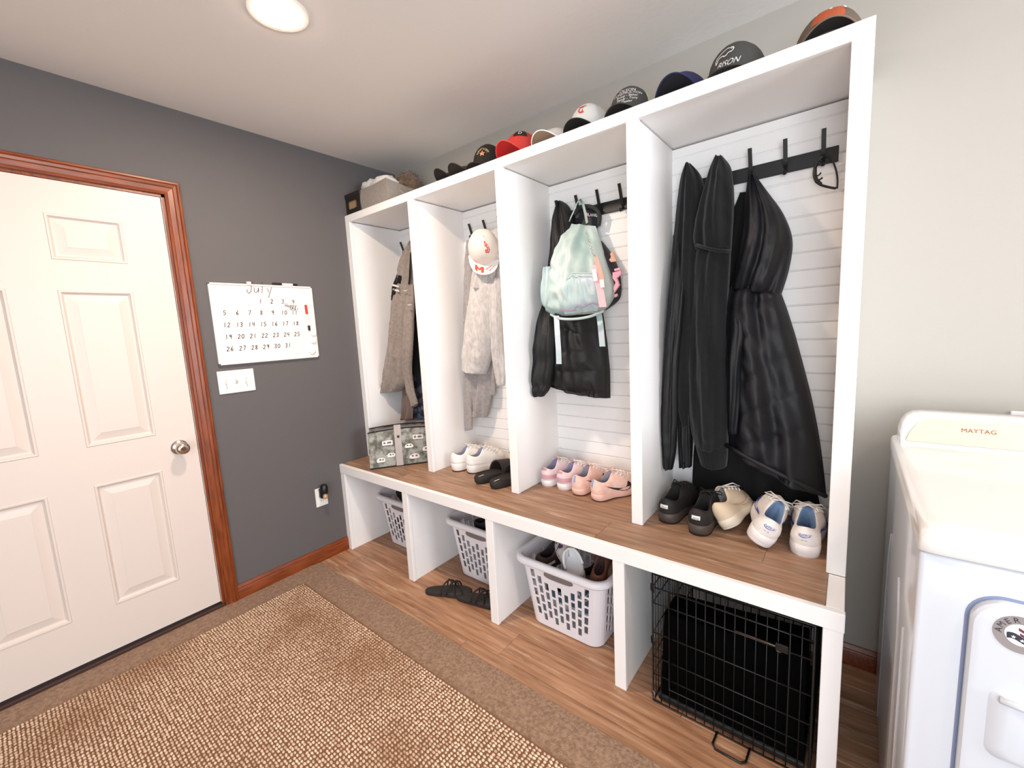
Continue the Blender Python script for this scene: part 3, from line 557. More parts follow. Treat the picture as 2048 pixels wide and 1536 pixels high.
# ================================================================ shoes
def fabric(name, c, c2=None, r=.8, b=.3, s=200): return mat(name, c, r, c2, 60, bump=b, bscale=s)
M['lace_white'] = fabric('white_lace', '#e9e2da'); M['lace_black'] = fabric('black_lace', '#17161a'); M['lining_grey'] = fabric('grey_lining', '#8b8c9c')
def sneaker(name, label, group, L=.275, Wd=.098, sole='#e8e2dd', upper='#e9e3de', lining='#8d8fa0', lace='lace_white', tongue=None, swoosh=None, tab=None, outsole=None, hs=1.0, sole_h=.030, band=None, text=None, panel=None, laces=5, label_patch=None):
    t = thing(name, (0, 0, 0), label, 'shoe', group)
    N = 22; mid = name + '_' + upper
    mu = mat(mid + '_upper', upper, .7, bump=.25, bscale=260, col2=panel, scale=45); msole = mat(mid + '_midsole', sole, .55); ml = mat(mid + '_lining', lining, .9, bump=.3, bscale=300)
    S = [0.5 - 0.5 * math.cos(PI * i / (N - 1)) for i in range(N)]
    hz = sole_h
    def hw(s):
        f = 0.80 + 0.20 * smoothstep(.40, .70, s) - 0.10 * math.exp(-((s - .42) / .14) ** 2)
        e = 1.0
        if s < .16: e = math.sqrt(max(0, 1 - ((.16 - s) / .16) ** 2.2))
        if s > .70: e = max(0, 1 - ((s - .70) / .30) ** 2.5) ** .55
        return Wd / 2 * f * e
    def outline(sd, s):
        toe_in = -.006 * smoothstep(.5, 1, s)
        return Vector((sd * hw(s) + toe_in, s * L, 0))
    def ztop(s): return hz * (1.18 - .28 * smoothstep(.1, .6, s)) + .010 * smoothstep(.8, 1, s)
    def collar(sd, s):
        e = max(0, 1 - (2 * s - 1) ** 2) ** .5
        y = L * (.04 + .40 * s); z = (.086 - .016 * math.sin(PI * min(1, s * 1.25)) + .022 * smoothstep(.55, 1, s)) * hs + hz * .4
        return Vector((sd * Wd * .30 * e * (1 - .12 * s), y, z))
    def surf(sd, s, v):
        a = outline(sd, s); c = collar(sd, s); g = v ** 1.7; h = 1 - (1 - v) ** 1.45
        p = a.lerp(c, g); p.z = ztop(s) + (c.z - ztop(s)) * h
        k = .055 * math.sin(PI * v) ; p.x *= 1 + k * (1 - s * .6); p.y += -.006 * math.sin(PI * v) * (1 - smoothstep(0, .25, s)) * 1.0
        return p
    def ring(fn): return [fn(1, s) for s in S] + [fn(-1, s) for s in S[-2:0:-1]]
    # sole
    so = MB(); lo = []
    for f, zf in ((.93, 0.0), (1.0, .25), (1.035, .6), (1.02, .92), (.985, 1.0)):
        lo.append(ring(lambda sd, s: Vector((outline(sd, s).x * f, L / 2 + (s * L - L / 2) * (1 + (f - 1) * .55), (.012 * smoothstep(.78, 1, s) + .004 * (1 - smoothstep(0, .1, s))) * (1 - zf) + ztop(s) * zf))))
    so.loft(lo); so.obj('sole', msole, t, smooth=True, world=False, auto=60)
    if outsole:
        lo = [ring(lambda sd, s: Vector((outline(sd, s).x * f, L / 2 + (s * L - L / 2) * (1 + (f - 1) * .55), .0115 * smoothstep(.78, 1, s) + z))) for f, z in ((.90, -.001), (.965, .0), (.985, .006), (.94, .0065))]
        MB().loft(lo).obj('outsole', mat(mid + '_outsole', outsole, .7), t, smooth=True, world=False, auto=60)
    up = MB(); lv = [0, .06, .14, .24, .36, .5, .64, .78, .9, 1.0]
    lo = [ring(lambda sd, s: surf(sd, s, v)) for v in lv]
    lo.append(ring(lambda sd, s: collar(sd, s) * 1.0 + Vector((-sd * .003, 0, .002))))
    up.loft(lo, cap=False); up.obj('upper', mu, t, smooth=True, world=False, fix=False)
    li = MB(); cc = Vector((0, L * .24, 0))
    def inner(k, dz):
        def fn(sd, s):
            c = collar(sd, s); q = Vector((c.x * k - sd * .003, cc.y + (c.y - cc.y) * (1 - (1 - k) * .6), c.z + .002 + dz)); return q
        return fn
    lo = [ring(inner(1, 0)), ring(inner(.9, -.006)), ring(inner(.86, -.02)), ring(lambda sd, s: Vector((inner(.86, 0)(sd, s).x, inner(.86, 0)(sd, s).y, hz + .006)))]
    li.loft(lo, cap=False); li.poly(lo[-1]); li.obj('lining', ml, t, smooth=True, world=False, fix=False, auto=50)
    # tongue
    tg = MB(); lo = []
    for q in range(6):
        f = q / 5; y = L * (.54 - .16 * f); z = surf(1, 1, .80)[2] + (.022 * f + .003) * hs; wd = Wd * (.17 + .05 * f)
        lo.append([Vector((wd * u, y, z - .010 * u * u - (0.003 if k else 0))) for k in (0, 1) for u in ((-1, -.5, 0, .5, 1) if not k else (1, .5, 0, -.5, -1))])
    tg.loft(lo); tg.obj('tongue', mat(mid + '_tongue', tongue or upper, .8, bump=.3, bscale=200), t, smooth=True, world=False, auto=60)
    if laces:
        la = MB()
        for q in range(laces):
            v = .50 + .47 * q / (laces - 1)
            def lp(sd, s): return surf(sd, s, v) + Vector((0, 0, .0035))
            la.tube([lp(1, .80), lp(1, .90), lp(1, 1.0) + Vector((0, 0, .003)), lp(-1, .90), lp(-1, .80)], .0028, 6)
        la.tube([surf(1, 1, .98) + Vector((0, .0, .008)), surf(1, .9, .8) + Vector((.012, .01, .012)), surf(1, .85, .55) + Vector((.012, .0, .010)), surf(1, .88, .75) + Vector((.004, 0, .006)), surf(1, 1, .95) + Vector((0, 0, .008))], .0024, 6)
        la.tube([surf(1, 1, .98) + Vector((0, .0, .008)), surf(-1, .9, .8) + Vector((-.012, .012, .012)), surf(-1, .84, .6) + Vector((-.010, 0, .010)), surf(-1, .9, .8) + Vector((-.004, 0, .006)), surf(1, 1, .95) + Vector((0, 0, .008))], .0024, 6)
        la.obj('laces', lace, t, smooth=True, world=False)
    def decal(nm, sd, poly, m, off=.0016, sub=True):
        vs_ = []
        for s, v in poly:
            p = surf(sd, s, v); e = .01
            if s < 0: p = surf(-sd, -s, v)
            s_ = max(s, .002); du = surf(sd, min(s_ + e, 1), v) - surf(sd, max(s_ - e, 0), v); dv = surf(sd, s_, min(v + e, 1)) - surf(sd, s_, max(v - e, 0))
            n = du.cross(dv); n = n.normalized() if n.length > 1e-9 else Vector((0, -1, 0))
            if n.dot(p - Vector((0, p.y, p.z - .01))) < 0: n = -n
            vs_.append(p + n * off)
        return MB().add(vs_, tess(poly)).obj(nm, m, t, world=False, fix=False)
    if swoosh:
        msw = mat(mid + '_mark', swoosh, .5)
        # hooked tick: rounded belly low near the toe, long tail sweeping up to the heel
        top_ = [(.20 + .60 * k / 12, .62 - .42 * math.sin(PI * .5 * min(1, k / 10)) + (0 if k < 10 else .05 * (k - 10))) for k in range(13)]
        low_ = [(.80, .50), (.83, .36), (.80, .20), (.74, .10), (.66, .07), (.56, .10), (.46, .18), (.36, .30), (.28, .44)]
        top_ = [(.20, .62), (.27, .52), (.35, .42), (.43, .34), (.52, .27), (.60, .24), (.66, .25), (.71, .30), (.75, .38)]
        poly = top_ + [(.80, .42), (.815, .30), (.79, .18), (.73, .09), (.65, .055), (.56, .075), (.47, .14), (.38, .25), (.29, .42)]
        for sd in (1, -1): decal('side_mark', sd, poly, msw)
    if band:
        mb_ = mat(mid + '_band', band, .6)
        b_ = MB(); lo = [ring(lambda sd, s: surf(sd, s, v) + Vector((sd * .0014 if s < .97 else 0, -.0014 if s < .05 else .0, .0))) for v in (.10, .24, .38)]
        n_ = len(lo[0]); idx = [k for k in range(n_) if (k < N and S[k] < .35) or (k >= N and S[2 * N - 2 - k] < .35)]
        idx = [k for k in idx if k >= N] + [k for k in idx if k < N]
        b_.loft([[l[k] for k in idx] for l in lo], close=False, cap=False); b_.obj('heel_band', mb_, t, smooth=True, world=False, fix=False)
    if tab or text or label_patch:
        pl = lambda v0, v1, w_: [(-w_, v0), (w_, v0), (w_, v1), (-w_, v1)]
        def heelpt(x, v, off=.0016):
            p = surf(1, 0, v); c = surf(1, .1, v); s = 0
            # point on the back curve at sideways offset x
            sd = 1 if x >= 0 else -1
            lo_, hi_ = 0.0, .3
            for _ in range(18):
                md = (lo_ + hi_) / 2
                if abs(surf(sd, md, v).x) < abs(x): lo_ = md
                else: hi_ = md
            q = surf(sd, lo_, v); return q + Vector((x * 2.0 * off / .02, -off, 0)) 
        if tab:
            w_, v0, v1, cc_ = tab; p = MB(); p.loft([[heelpt(x, v) for x in (-w_, -w_ / 2, 0, w_ / 2, w_)] for v in (v0, (v0 + v1) / 2, v1)], close=False, cap=False)
            p.obj('heel_tab', mat(mid + '_tab', cc_, .5), t, world=False, fix=False)
        if text:
            st, sz, v0, cc_, swo = text; v, f = text2d(st, sz, .35)
            hgt = surf(1, 0, 1).z - surf(1, 0, 0).z
            p = MB().add([heelpt(a, min(.97, v0 + b_ / hgt * .75), .0026) for a, b_ in v], f)
            if swo:
                tk = [(-.013, .004), (-.011, -.003), (-.004, -.0065), (.004, -.0055), (.015, .001), (.004, -.0035), (-.004, -.0035), (-.009, -.001)]
                p.add([heelpt(a, v0 + b_ / hgt * .75, .0026) for a, b_ in tk], tess(tk))
                v, f = text2d('A I R', .006, 0); p.add([heelpt(a, max(.02, v0 - .24 + b_ / hgt * .75), .0026) for a, b_ in v], f)
            p.obj('heel_mark', mat(mid + '_print', cc_, .5), t, world=False, fix=False)
    return t
def put(o, px, py, yaw, plane=BZ, dz=0.0, roll=0.0, pitch=0.0):
    p = at(px, py, 'z', plane); o.location = (p.x, p.y, plane + dz); o.rotation_euler = (pitch, roll, yaw); return o

g1 = 'white sneakers in the bay of grey hoodies'
a = sneaker('white_sneaker', 'chunky white sneaker beside the black slides, nearer the dark wall', g1, L=.25, Wd=.09, sole='#efe9e4', upper='#eee8e3', lining='#8a8ca0', band='#f6f2ee', sole_h=.042, outsole='#2a2422', hs=1.05)
put(a, 915, 941, -.30); a.location = (.742, -.345, BZ)
b = copy_thing(a, label='chunky white sneaker beside the black slides, touching the nearer slide'); put(b, 951, 946, -.34); b.location = (.842, -.325, BZ)
c = sneaker('cream_sneaker', 'cream canvas sneaker lying behind the black slides', None, L=.24, Wd=.09, sole='#d9cbb9', upper='#cdbba4', lining='#8a7f74'); put(c, 1003, 930, -1.2)
c.location = (0.985, -.14, BZ); c.rotation_euler = (0, 0, -1.3)
g3 = 'pink and white sneakers'
a = sneaker('pink_white_sneaker', 'white and dusty pink sneaker next to the bay divider', g3, L=.232, Wd=.088, sole='#f3eeee', upper='#e8d2d4', lining='#86809a', tongue='#d9b4ba', band='#d4a3ab', lace='lace_white', tab=(.014, .70, .95, '#c98f98'), outsole='#c9a3a8'); put(a, 1089, 971, -.42); a.location = (1.322, -.272, BZ); a.rotation_euler = (0, 0, -.18)
b = copy_thing(a, label='white and dusty pink sneaker next to the peach running shoes'); put(b, 1124, 976, -.45); b.location = (1.414, -.272, BZ); b.rotation_euler = (0, 0, -.26)
g4 = 'peach running shoes'
a = sneaker('peach_running_shoe', 'peach running shoe between the dusty pink sneaker and its mate', g4, L=.245, Wd=.09, sole='#f0c3b4', upper='#f0c2b2', lining='#8f8a98', lace='lace_white', swoosh='#231f20', tab=(.0045, .40, .92, '#7fa3d6'), outsole='#5a4038', panel='#f6d3c6'); put(a, 1157, 988, -.30); a.location = (1.512, -.29, BZ); a.rotation_euler = (0, 0, -.16)
b = copy_thing(a, label='peach running shoe with a black hook mark, away from the pink sneakers'); put(b, 1196, 1000, -.50); b.location = (1.610, -.30, BZ); b.rotation_euler = (0, 0, -.46)
g5 = 'black sneakers under the long coats'
a = sneaker('black_sneaker', 'black sneaker with a white heel label beside the bay divider', g5, L=.285, Wd=.10, sole='#4a3f39', upper='#1f1a18', lining='#161415', lace='lace_black', tab=(.013, .30, .52, '#e8e6e4'), text=('Skeh', .0095, .34, '#1a1a1a', False), sole_h=.036, outsole='#1a1614', hs=1.0); put(a, 1329, 1048, -.12); a.location = (1.950, -.352, BZ)
b = copy_thing(a, label='black sneaker with a white heel label beside the tan sneaker'); b.location = (2.078, -.388, BZ); b.rotation_euler = (0, 0, -.05)
a = sneaker('tan_sneaker', 'worn tan sneaker tipped on its side between black and white shoes', None, L=.27, Wd=.09, sole='#ddd0bd', upper='#d3bfa5', lining='#7d7a78', lace='lace_white', outsole='#cfc6bb', swoosh='#bfa88c'); a.location = (2.172, -.322, BZ + .024); a.rotation_euler = (0, -.55, -.10)
g6 = 'white sneakers with a blue side mark'
a = sneaker('white_blue_sneaker', 'white sneaker with a bold blue side mark, leaning on the tan sneaker', g6, L=.305, Wd=.107, sole='#efe8e6', upper='#e9e0da', lining='#6f88a8', tongue='#dfe2e8', lace='lace_white', swoosh='#3c4fb0', text=('NIKE', .013, .46, '#3f56b5', True), outsole='#d8d4d4', sole_h=.036, panel='#f1ebe6'); a.location = (2.274, -.385, BZ + .024); a.rotation_euler = (0, .46, .03)
b = copy_thing(a, label='white sneaker with blue heel lettering standing flat by the end panel'); b.location = (2.404, -.352, BZ); b.rotation_euler = (0, 0, .0)

# slides
M['slide'] = mat('black_foam', '#2a2523', .75, bump=.15, bscale=300)
def slide(label):
    t = thing('slide_sandal', (0, 0, 0), label, 'sandal', 'black foam slides'); L, Wd = .275, .106; N = 24
    def ring(f, z, dz=0): 
        r_ = []
        for k in range(2 * N):
            a_ = 2 * PI * k / (2 * N); y = L / 2 - L / 2 * math.cos(a_) * f; s = y / L
            r_.append(Vector(((.84 + .16 * smoothstep(.3, .75, s)) * Wd / 2 * f * math.copysign(abs(math.sin(a_)) ** .75, math.sin(a_)), y, z + dz * (1 - smoothstep(.1, .5, s)))))
        return r_
    MB().loft([ring(.90, 0), ring(1.0, .010), ring(1.02, .026, .006), ring(.98, .036, .006), ring(.90, .033, .002), ring(.5, .030)]).obj('footbed', 'slide', t, smooth=True, world=False, auto=70)
    lo = []
    for q in range(9):
        y = L * (.50 + .32 * q / 8); rr = Wd * .55 * (1 - .10 * q / 8); hh = .082 - .014 * q / 8; lp = []
        for k in range(13):
            a_ = PI * k / 12; lp.append(Vector((rr * math.cos(a_), y + .012 * math.sin(a_), .012 + hh * math.sin(a_) ** .8)))
        for k in range(12, -1, -1):
            a_ = PI * k / 12; lp.append(Vector(((rr - .008) * math.cos(a_), y + .012 * math.sin(a_), .012 + (hh - .008) * math.sin(a_) ** .8)))
        lo.append(lp)
    st = MB().loft(lo).obj('strap', 'slide', t, smooth=True, world=False, auto=50)
    MB().bbox((-.004, .02, .0365), (.004, .055, .0375), .0004, 1).obj('heel_print', mat('pale_slide_print', '#b8aea6', .7), t, world=False)
    return t
a = slide('black foam slide beside the white sneakers'); a.location = (1.000, -.425, BZ); a.rotation_euler = (0, 0, -.16)
b = copy_thing(a, label='black foam slide against the bay divider'); b.location = (1.118, -.435, BZ); b.rotation_euler = (0, 0, -.10)
# strappy sandals on the floor
def sandal(label):
    t = thing('strap_sandal', (0, 0, 0), label, 'sandal', 'black strappy sandals'); L, Wd = .25, .088; N = 22
    def ring(f, z):
        r_ = []
        for k in range(2 * N):
            a_ = 2 * PI * k / (2 * N); y = L / 2 - L / 2 * math.cos(a_) * f; s = y / L
            r_.append(Vector(((.74 + .26 * smoothstep(.35, .75, s)) * Wd / 2 * f * math.copysign(abs(math.sin(a_)) ** .7, math.sin(a_)), y, z + .004 * math.sin(s * PI))))
        return r_
    MB().loft([ring(.95, 0), ring(1, .006), ring(1, .020), ring(.94, .024), ring(.4, .023)]).obj('sole', 'slide', t, smooth=True, world=False, auto=60)
    for q, (y, h, r_) in enumerate(((.50, .055, .004), (.56, .058, .004), (.62, .05, .004), (.72, .04, .004))):
        MB().tube([Vector((Wd * .45 * math.cos(PI * k / 12), L * y + (.03 if q % 2 else -.03) * math.cos(PI * k / 12), .018 + h * math.sin(PI * k / 12))) for k in range(13)], r_, 6).obj('strap', 'lace_black', t, smooth=True, world=False)
    return t
a = sandal('black strappy sandal on the planks with its heel out toward the rug'); a.location = (0.800, -.648, 0.0005); a.rotation_euler = (0, 0, -1.02)
b = copy_thing(a, label='black strappy sandal partly tucked behind the bench divider'); b.location = (.97, -.585, 0.0005); b.rotation_euler = (0, 0, -1.25)
# ================================================================ caps along the locker top
def cap(name, label, cx, cy, yaw, crown, brim=None, under=None, h=.125, rx=.083, ry=.098, lift=.028, arch=.055, bl=.070, bw=1.0, back=None, edge=None, button=True, group='caps along the locker top', base=None, top_dent=0.0, tilt=0.0):
    base = H if base is None else base
    t = thing(name, (cx, cy, base + .0005), label, 'cap', group, (tilt, 0, yaw))
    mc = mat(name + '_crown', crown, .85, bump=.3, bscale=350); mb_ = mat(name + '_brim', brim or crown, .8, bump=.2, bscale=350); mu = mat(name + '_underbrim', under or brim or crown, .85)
    def zb(a): return lift * (.5 + .5 * math.cos(a))
    def surf(a, v):
        r = max(0, 1 - v ** 2.7) ** .5
        r *= 1 - .018 * abs(math.cos(3 * a)) ** 12
        hh = h * (1 + .05 * math.cos(a)) - zb(a)
        r *= 1 + .02 * math.sin(PI * v)
        z = zb(a) + hh * v - top_dent * math.exp(-((v - 1) / .25) ** 2)
        return Vector((rx * r * math.sin(a), -ry * r * math.cos(a), z))
    n = 48; lv = [0, .08, .2, .35, .5, .64, .76, .86, .93, .98, 1.0]
    def shell(a0, a1, m_, nm, k_):
        lo = [[surf(a0 + (a1 - a0) * i / k_, v) for i in range(k_ + 1)] for v in lv]
        lo_in = [[p * .965 for p in l] for l in lo]
        g = MB(); g.loft(lo, close=False, cap=False); g.loft(lo_in, close=False, cap=False); g.loft([lo[0], lo_in[0]], close=False, cap=False)
        return g.obj(nm, m_, t, smooth=True, world=False, fix=False)
    if back:
        shell(-1.25, 1.25, mc, 'front_panels', 26); shell(1.25, 2 * PI - 1.25, mat(name + '_mesh', back, .8, bump=.5, bscale=500), 'mesh_back', 30)
    else: shell(0, 2 * PI, mc, 'crown', n)
    if button: MB().lathe([(0, -.001), (.008, 0), (.007, .004), (.003, .006), (0, .006)], (0, 0, h - top_dent - .001), (0, 0, 1), 14).obj('button', mc, t, smooth=True, world=False)
    amax = 1.22; nu, nv = 25, 7
    def bp_(u, v, dz=0):
        a = u * amax; i = Vector((rx * 1.0 * math.sin(a), -ry * math.cos(a), zb(a) + .002))
        e = max(0, 1 - abs(u) ** 2.6) ** .5
        x = i.x * (1 + (.06 * bw) * v); y = i.y - bl * v * e
        k = (x / (rx * 1.05)) ** 2
        zc = lift + .004 + (arch - lift) * v
        z = (1 - v) * i.z + v * max(.002, zc * (1 - k * .92))
        return Vector((x, y, max(z, .0015) + dz))
    lo = [[bp_(-1 + 2 * i / (nu - 1), j / (nv - 1)) for i in range(nu)] for j in range(nv)]
    lu = [[p - Vector((0, 0, .0035)) for p in l] for l in lo]
    lu = [[Vector((p.x, p.y, max(p.z, .0003))) for p in l] for l in lu]
    g = MB(); g.loft(lo, close=False, cap=False)
    bo = g.obj('brim', mb_, t, smooth=True, world=False, fix=False)
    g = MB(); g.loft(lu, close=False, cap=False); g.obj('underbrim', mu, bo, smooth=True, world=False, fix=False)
    MB().tube([(p + q) / 2 for p, q in zip(lo[-1], lu[-1])], .0024, 6).obj('brim_edge', mat(name + '_edge', edge, .7) if edge else mb_, bo, smooth=True, world=False)
    def decal(nm, vs_, fs_, color, a0=0.0, v0=.35, off=.0015):
        """flat print wrapped on the crown; x along the circumference, y upward, in metres"""
        pts = []
        for x, y in vs_:
            a = a0 + x / rx; v = min(.97, max(0, v0 + y / h)); p = surf(a, v); e = .01
            nrm = (surf(a + e, v) - surf(a - e, v)).cross(surf(a, min(1, v + e)) - surf(a, v - e)); nrm.normalize()
            if nrm.dot(p) < 0: nrm = -nrm
            pts.append(p + nrm * off)
        return MB().add(pts, fs_).obj(nm, mat(name + '_' + nm, color, .7), t, world=False, fix=False)
    return t, decal, bp_
def line_art(paths, w):
    vs_, fs_ = [], []
    for pth_ in paths:
        for (x0, y0), (x1, y1) in zip(pth_[:-1], pth_[1:]):
            l = math.hypot(x1 - x0, y1 - y0) or 1e-6; nx_, ny_ = -(y1 - y0) / l * w / 2, (x1 - x0) / l * w / 2; ex, ey = (x1 - x0) / l * w * .3, (y1 - y0) / l * w * .3
            k = len(vs_); vs_ += [(x0 + nx_ - ex, y0 + ny_ - ey), (x0 - nx_ - ex, y0 - ny_ - ey), (x1 - nx_ + ex, y1 - ny_ + ey), (x1 + nx_ + ex, y1 + ny_ + ey)]; fs_.append((k, k + 1, k + 2, k + 3))
    return vs_, fs_
CY = -.235
# brown cap with an orange patch
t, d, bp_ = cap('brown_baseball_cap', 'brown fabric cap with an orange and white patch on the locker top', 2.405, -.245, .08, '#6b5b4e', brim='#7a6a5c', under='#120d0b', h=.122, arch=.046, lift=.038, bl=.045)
pp = [(-.045, -.018), (.035, -.018), (.042, .03), (-.03, .03)]
pt_ = [(-.045 + .08 * i / 8 + .007 * (j / 4), -.018 + .048 * j / 4) for j in range(5) for i in range(9)]
fq = [(j * 9 + i, j * 9 + i + 1, j * 9 + i + 10, j * 9 + i + 9) for j in range(4) for i in range(8)]
d('patch', pt_, fq, '#b4552e', 0, .50); v, f = line_art([[(-.04, .030), (.048, .030)], [(.0, -.016), (.004, .028)], [(.043, .018), (.048, .03)]], .008); d('patch_border', v, f, '#efeae4', 0, .50, .0025)
# charcoal cap with an outlined bison
t, d, bp_ = cap('charcoal_bison_baseball_cap', 'charcoal cap with a white outlined bison and lettering, beside the brown cap', 2.165, -.27, -.10, '#454441', brim='#3a3936', under='#2a2725', h=.128, arch=.014, lift=.012, bl=.042, rx=.086)
bis = [[(-.030, -.022), (-.032, -.010), (-.030, .002), (-.020, .012), (-.008, .022), (-.002, .026), (.006, .023), (.010, .024), (.015, .022), (.017, .016), (.015, .009), (.010, .004), (.007, .006), (.001, .003), (-.003, -.004), (-.008, -.005), (-.012, -.001), (-.020, -.002), (-.025, -.007), (-.026, -.016), (-.030, -.022)], [(.010, .017), (.013, .019)]]
v, f = line_art([[(a * 1.15, b_ * .85) for a, b_ in q] for q in bis], .0030); d('bison', v, f, '#eceae6', .0, .50)
v, f = text2d('BISON', .024, .5); d('lettering', [(a * .95, b_) for a, b_ in v], f, '#e6e6e4', .02, .21)
# navy cap
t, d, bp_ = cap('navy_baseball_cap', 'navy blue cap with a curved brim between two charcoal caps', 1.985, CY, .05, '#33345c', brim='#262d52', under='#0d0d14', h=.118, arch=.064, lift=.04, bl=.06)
tr = [(-.006, 0), (.006, 0), (0, .014)]; d('mark', tr, [(0, 1, 2)], '#e8dfd0', -.1, .58)
# charcoal cap with lettering and lime mesh
t, d, bp_ = cap('lettered_baseball_cap', 'charcoal cap with white lettering and a lime mesh back', 1.790, CY - .0, .02, '#4a4845', brim='#3d3b38', under='#17120f', back='#d6e0b8', h=.145, arch=.040, lift=.035, bl=.055)
for i, (st, sz) in enumerate((('OLSON', .021), ('CONSTRUCTION', .015), ('Sunny - Baker', .0145), ('Sandy - Tony', .0145), ('Dealer', .0145))):
    v, f = text2d(st, sz, .15); d('lettering', v, f, '#f0eeea', .22, .60 - i * .09)
# white and grey cap with a red interlaced letter mark
t, d, bp_ = cap('white_team_baseball_cap', 'white cap with a red interlocked letter mark and black brim', 1.612, CY, .02, '#d9d7d3', brim='#1c1b1c', under='#0f0e0e', h=.145, arch=.046, lift=.04, bl=.06)
mk = [[(.012 * math.cos(a_) - .004, .016 * math.sin(a_)) for a_ in [math.radians(q) for q in range(50, 311, 20)]], [(-.018, .018), (.016, .018)], [(.001, .018), (.001, -.018)], [(-.006, -.018), (.008, -.018)]]
v, f = line_art(mk, .0055); d('letter_mark', v, f, '#c8482c', .1, .58)
# pale grey cap with a white brim edge
t, d, bp_ = cap('pale_grey_baseball_cap', 'pale grey cap with a white edged brim next to the red cap', 1.455, CY, 0, '#c9c6c1', brim='#d8d5d1', under='#8a7461', edge='#f4f2ee', h=.10, arch=.052, lift=.03, bl=.06)
v, f = line_art([[(-.012, -.004), (-.006, .006), (-.002, -.002), (.004, .007)], [(.006, -.002), (.012, .006)]], .002); d('script_mark', v, f, '#f1efec', 0, .70)
# red cap with a black panel
t, d, bp_ = cap('red_baseball_cap', 'red cap with a black and white badge next to the black star cap', 1.265, CY, 0, '#c23a33', brim='#d8443b', under='#b01512', h=.145, arch=.066, lift=.045)
pn = [(-.036 + .072 * i / 8, -.010 + .04 * j / 3) for j in range(4) for i in range(9)]; fq = [(j * 9 + i, j * 9 + i + 1, j * 9 + i + 10, j * 9 + i + 9) for j in range(3) for i in range(8)]
d('badge', pn, fq, '#1d1616', .5, .66); v, f = text2d('D', .03, 0); d('badge_letter', v, f, '#f2efec', .5, .66, .0026)
# black caps
t, d, bp_ = cap('black_star_baseball_cap', 'black cap with gold lettering and a copper star, between red and brown caps', 1.070, CY - .01, 0, '#17130f', under='#0d0a08', h=.145, arch=.03, lift=.03, bl=.05, rx=.08)
st = [(.017 * (1 if k % 2 == 0 else .42) * math.sin(k * PI / 5), .017 * (1 if k % 2 == 0 else .42) * math.cos(k * PI / 5)) for k in range(10)]
d('star', st, tess(st), '#d99c72', .3, .44)
word = "SHERIFF'S DEPT."
for k, chh in enumerate(word):
    v, f = text2d(chh, .017, 0); an = (k - (len(word) - 1) / 2) * -.21
    if f: d('lettering', [(a * math.cos(an) - (b_ + .022) * math.sin(an), a * math.sin(an) + (b_ + .022) * math.cos(an)) for a, b_ in v], f, '#cdb184', .3, .44)
cap('dark_brown_baseball_cap', 'plain dark brown cap between two black caps', .955, -.262, .0, '#2c2318', under='#1c150e', h=.075, arch=.054, lift=.03, rx=.066, bl=.058, top_dent=.01, ry=.09)
cap('small_black_baseball_cap', 'small plain black cap at the end of the row beside the grey fabric bin', .850, -.262, .0, '#141110', under='#0b0909', h=.07, arch=.056, lift=.03, rx=.058, bl=.058, top_dent=.01, ry=.09)

# white cap hung over the heather hoodie: built standing, then tipped so the crown faces the room
t, d, bp_ = cap('white_baseball_cap', 'white cap with red letters hung over the heather hoodie', .9, -.16, 0, '#e9e2dc', brim='#f1ece8', under='#cfc7c0', h=.125, lift=.01, arch=.03, bl=.072, group=None, base=1.8)
mk = [[(-.014, .010), (-.010, .018), (0, .020), (.008, .014), (.016, .008), (.018, -.004), (.010, -.012), (.004, -.016), (-.004, -.010), (-.012, -.014), (-.016, -.006), (-.010, -.002), (-.004, -.006)], [(-.006, .012), (.002, .004), (.010, .002), (.004, -.006), (-.002, -.002)], [(0, .014), (.004, .008)]]
v, f = line_art(mk, .0042); d('crest', v, f, '#d3432f', 0.35, .80)
v, f = line_art([[(-.02, 0), (-.008, .003), (.0, -.002), (.010, .0)], [(-.012, -.004), (.002, -.006)]], .003); d('script', v, f, '#d98a72', -.55, .12)
mt = [(-.014, -.014), (-.006, -.014), (-.006, .001), (0, -.006), (.006, .001), (.006, -.014), (.014, -.014), (.014, .014), (.007, .014), (0, .004), (-.007, .014), (-.014, .014)]
mred = mat('coral_red_print', '#e2553c', .6)
def on_brim(poly, u0, v0, s=1.0):
    return [bp_(u0 + x * s / .085, v0 - y * s / .070, .0022) for x, y in poly]
MB().add(on_brim(mt, -.28, .52, 1.45), tess(mt)).obj('brim_letter', mred, t, world=False, fix=False)
for u0, v0 in ((.25, .40), (.42, .62)):
    for s_ in (0,):
        pl = [[(-.014, -.006), (-.006, .001), (.004, .004), (.014, .005)]]; v, f = line_art(pl, .004)
        MB().add(on_brim(v, u0, v0), f).obj('brim_stroke', mred, t, world=False, fix=False)
t.location = at(967, 500, 'y', -.125); t.rotation_euler = (1.18, 0, .72)
# ================================================================ boxes and winter things on the locker top
M['bin_grey'] = fabric('grey_felt', '#8d857d', '#968e86', .95, .4, 250)
t = thing('fabric_bin', (.30, -.25, H), 'grey fabric storage bin with a side handle on the locker top', 'storage bin')
def sag(u, v): return .012 * noise.noise(Vector((u * 3, v * 3, 1)))
x0, x1, y0, y1, hh = .172, .425, -.398, -.09, .118
bn_ = MB(); lo = []
per = [(x0, y0), ((x0 + x1) / 2, y0), (x1, y0), (x1, (y0 + y1) / 2), (x1, y1), ((x0 + x1) / 2, y1), (x0, y1), (x0, (y0 + y1) / 2)]
for k in range(7):
    f = k / 6; lo.append([Vector((x + (.006 * math.sin(PI * f) if x == x1 else 0), y - (.006 * math.sin(PI * f) if y == y0 else 0), H + .001 + f * (hh + (-.012 if i in (3,) else .008 if i in (2,) else 0)))) for i, (x, y) in enumerate(per)])
bn_.loft(lo, cap=False); bn_.poly(lo[0])
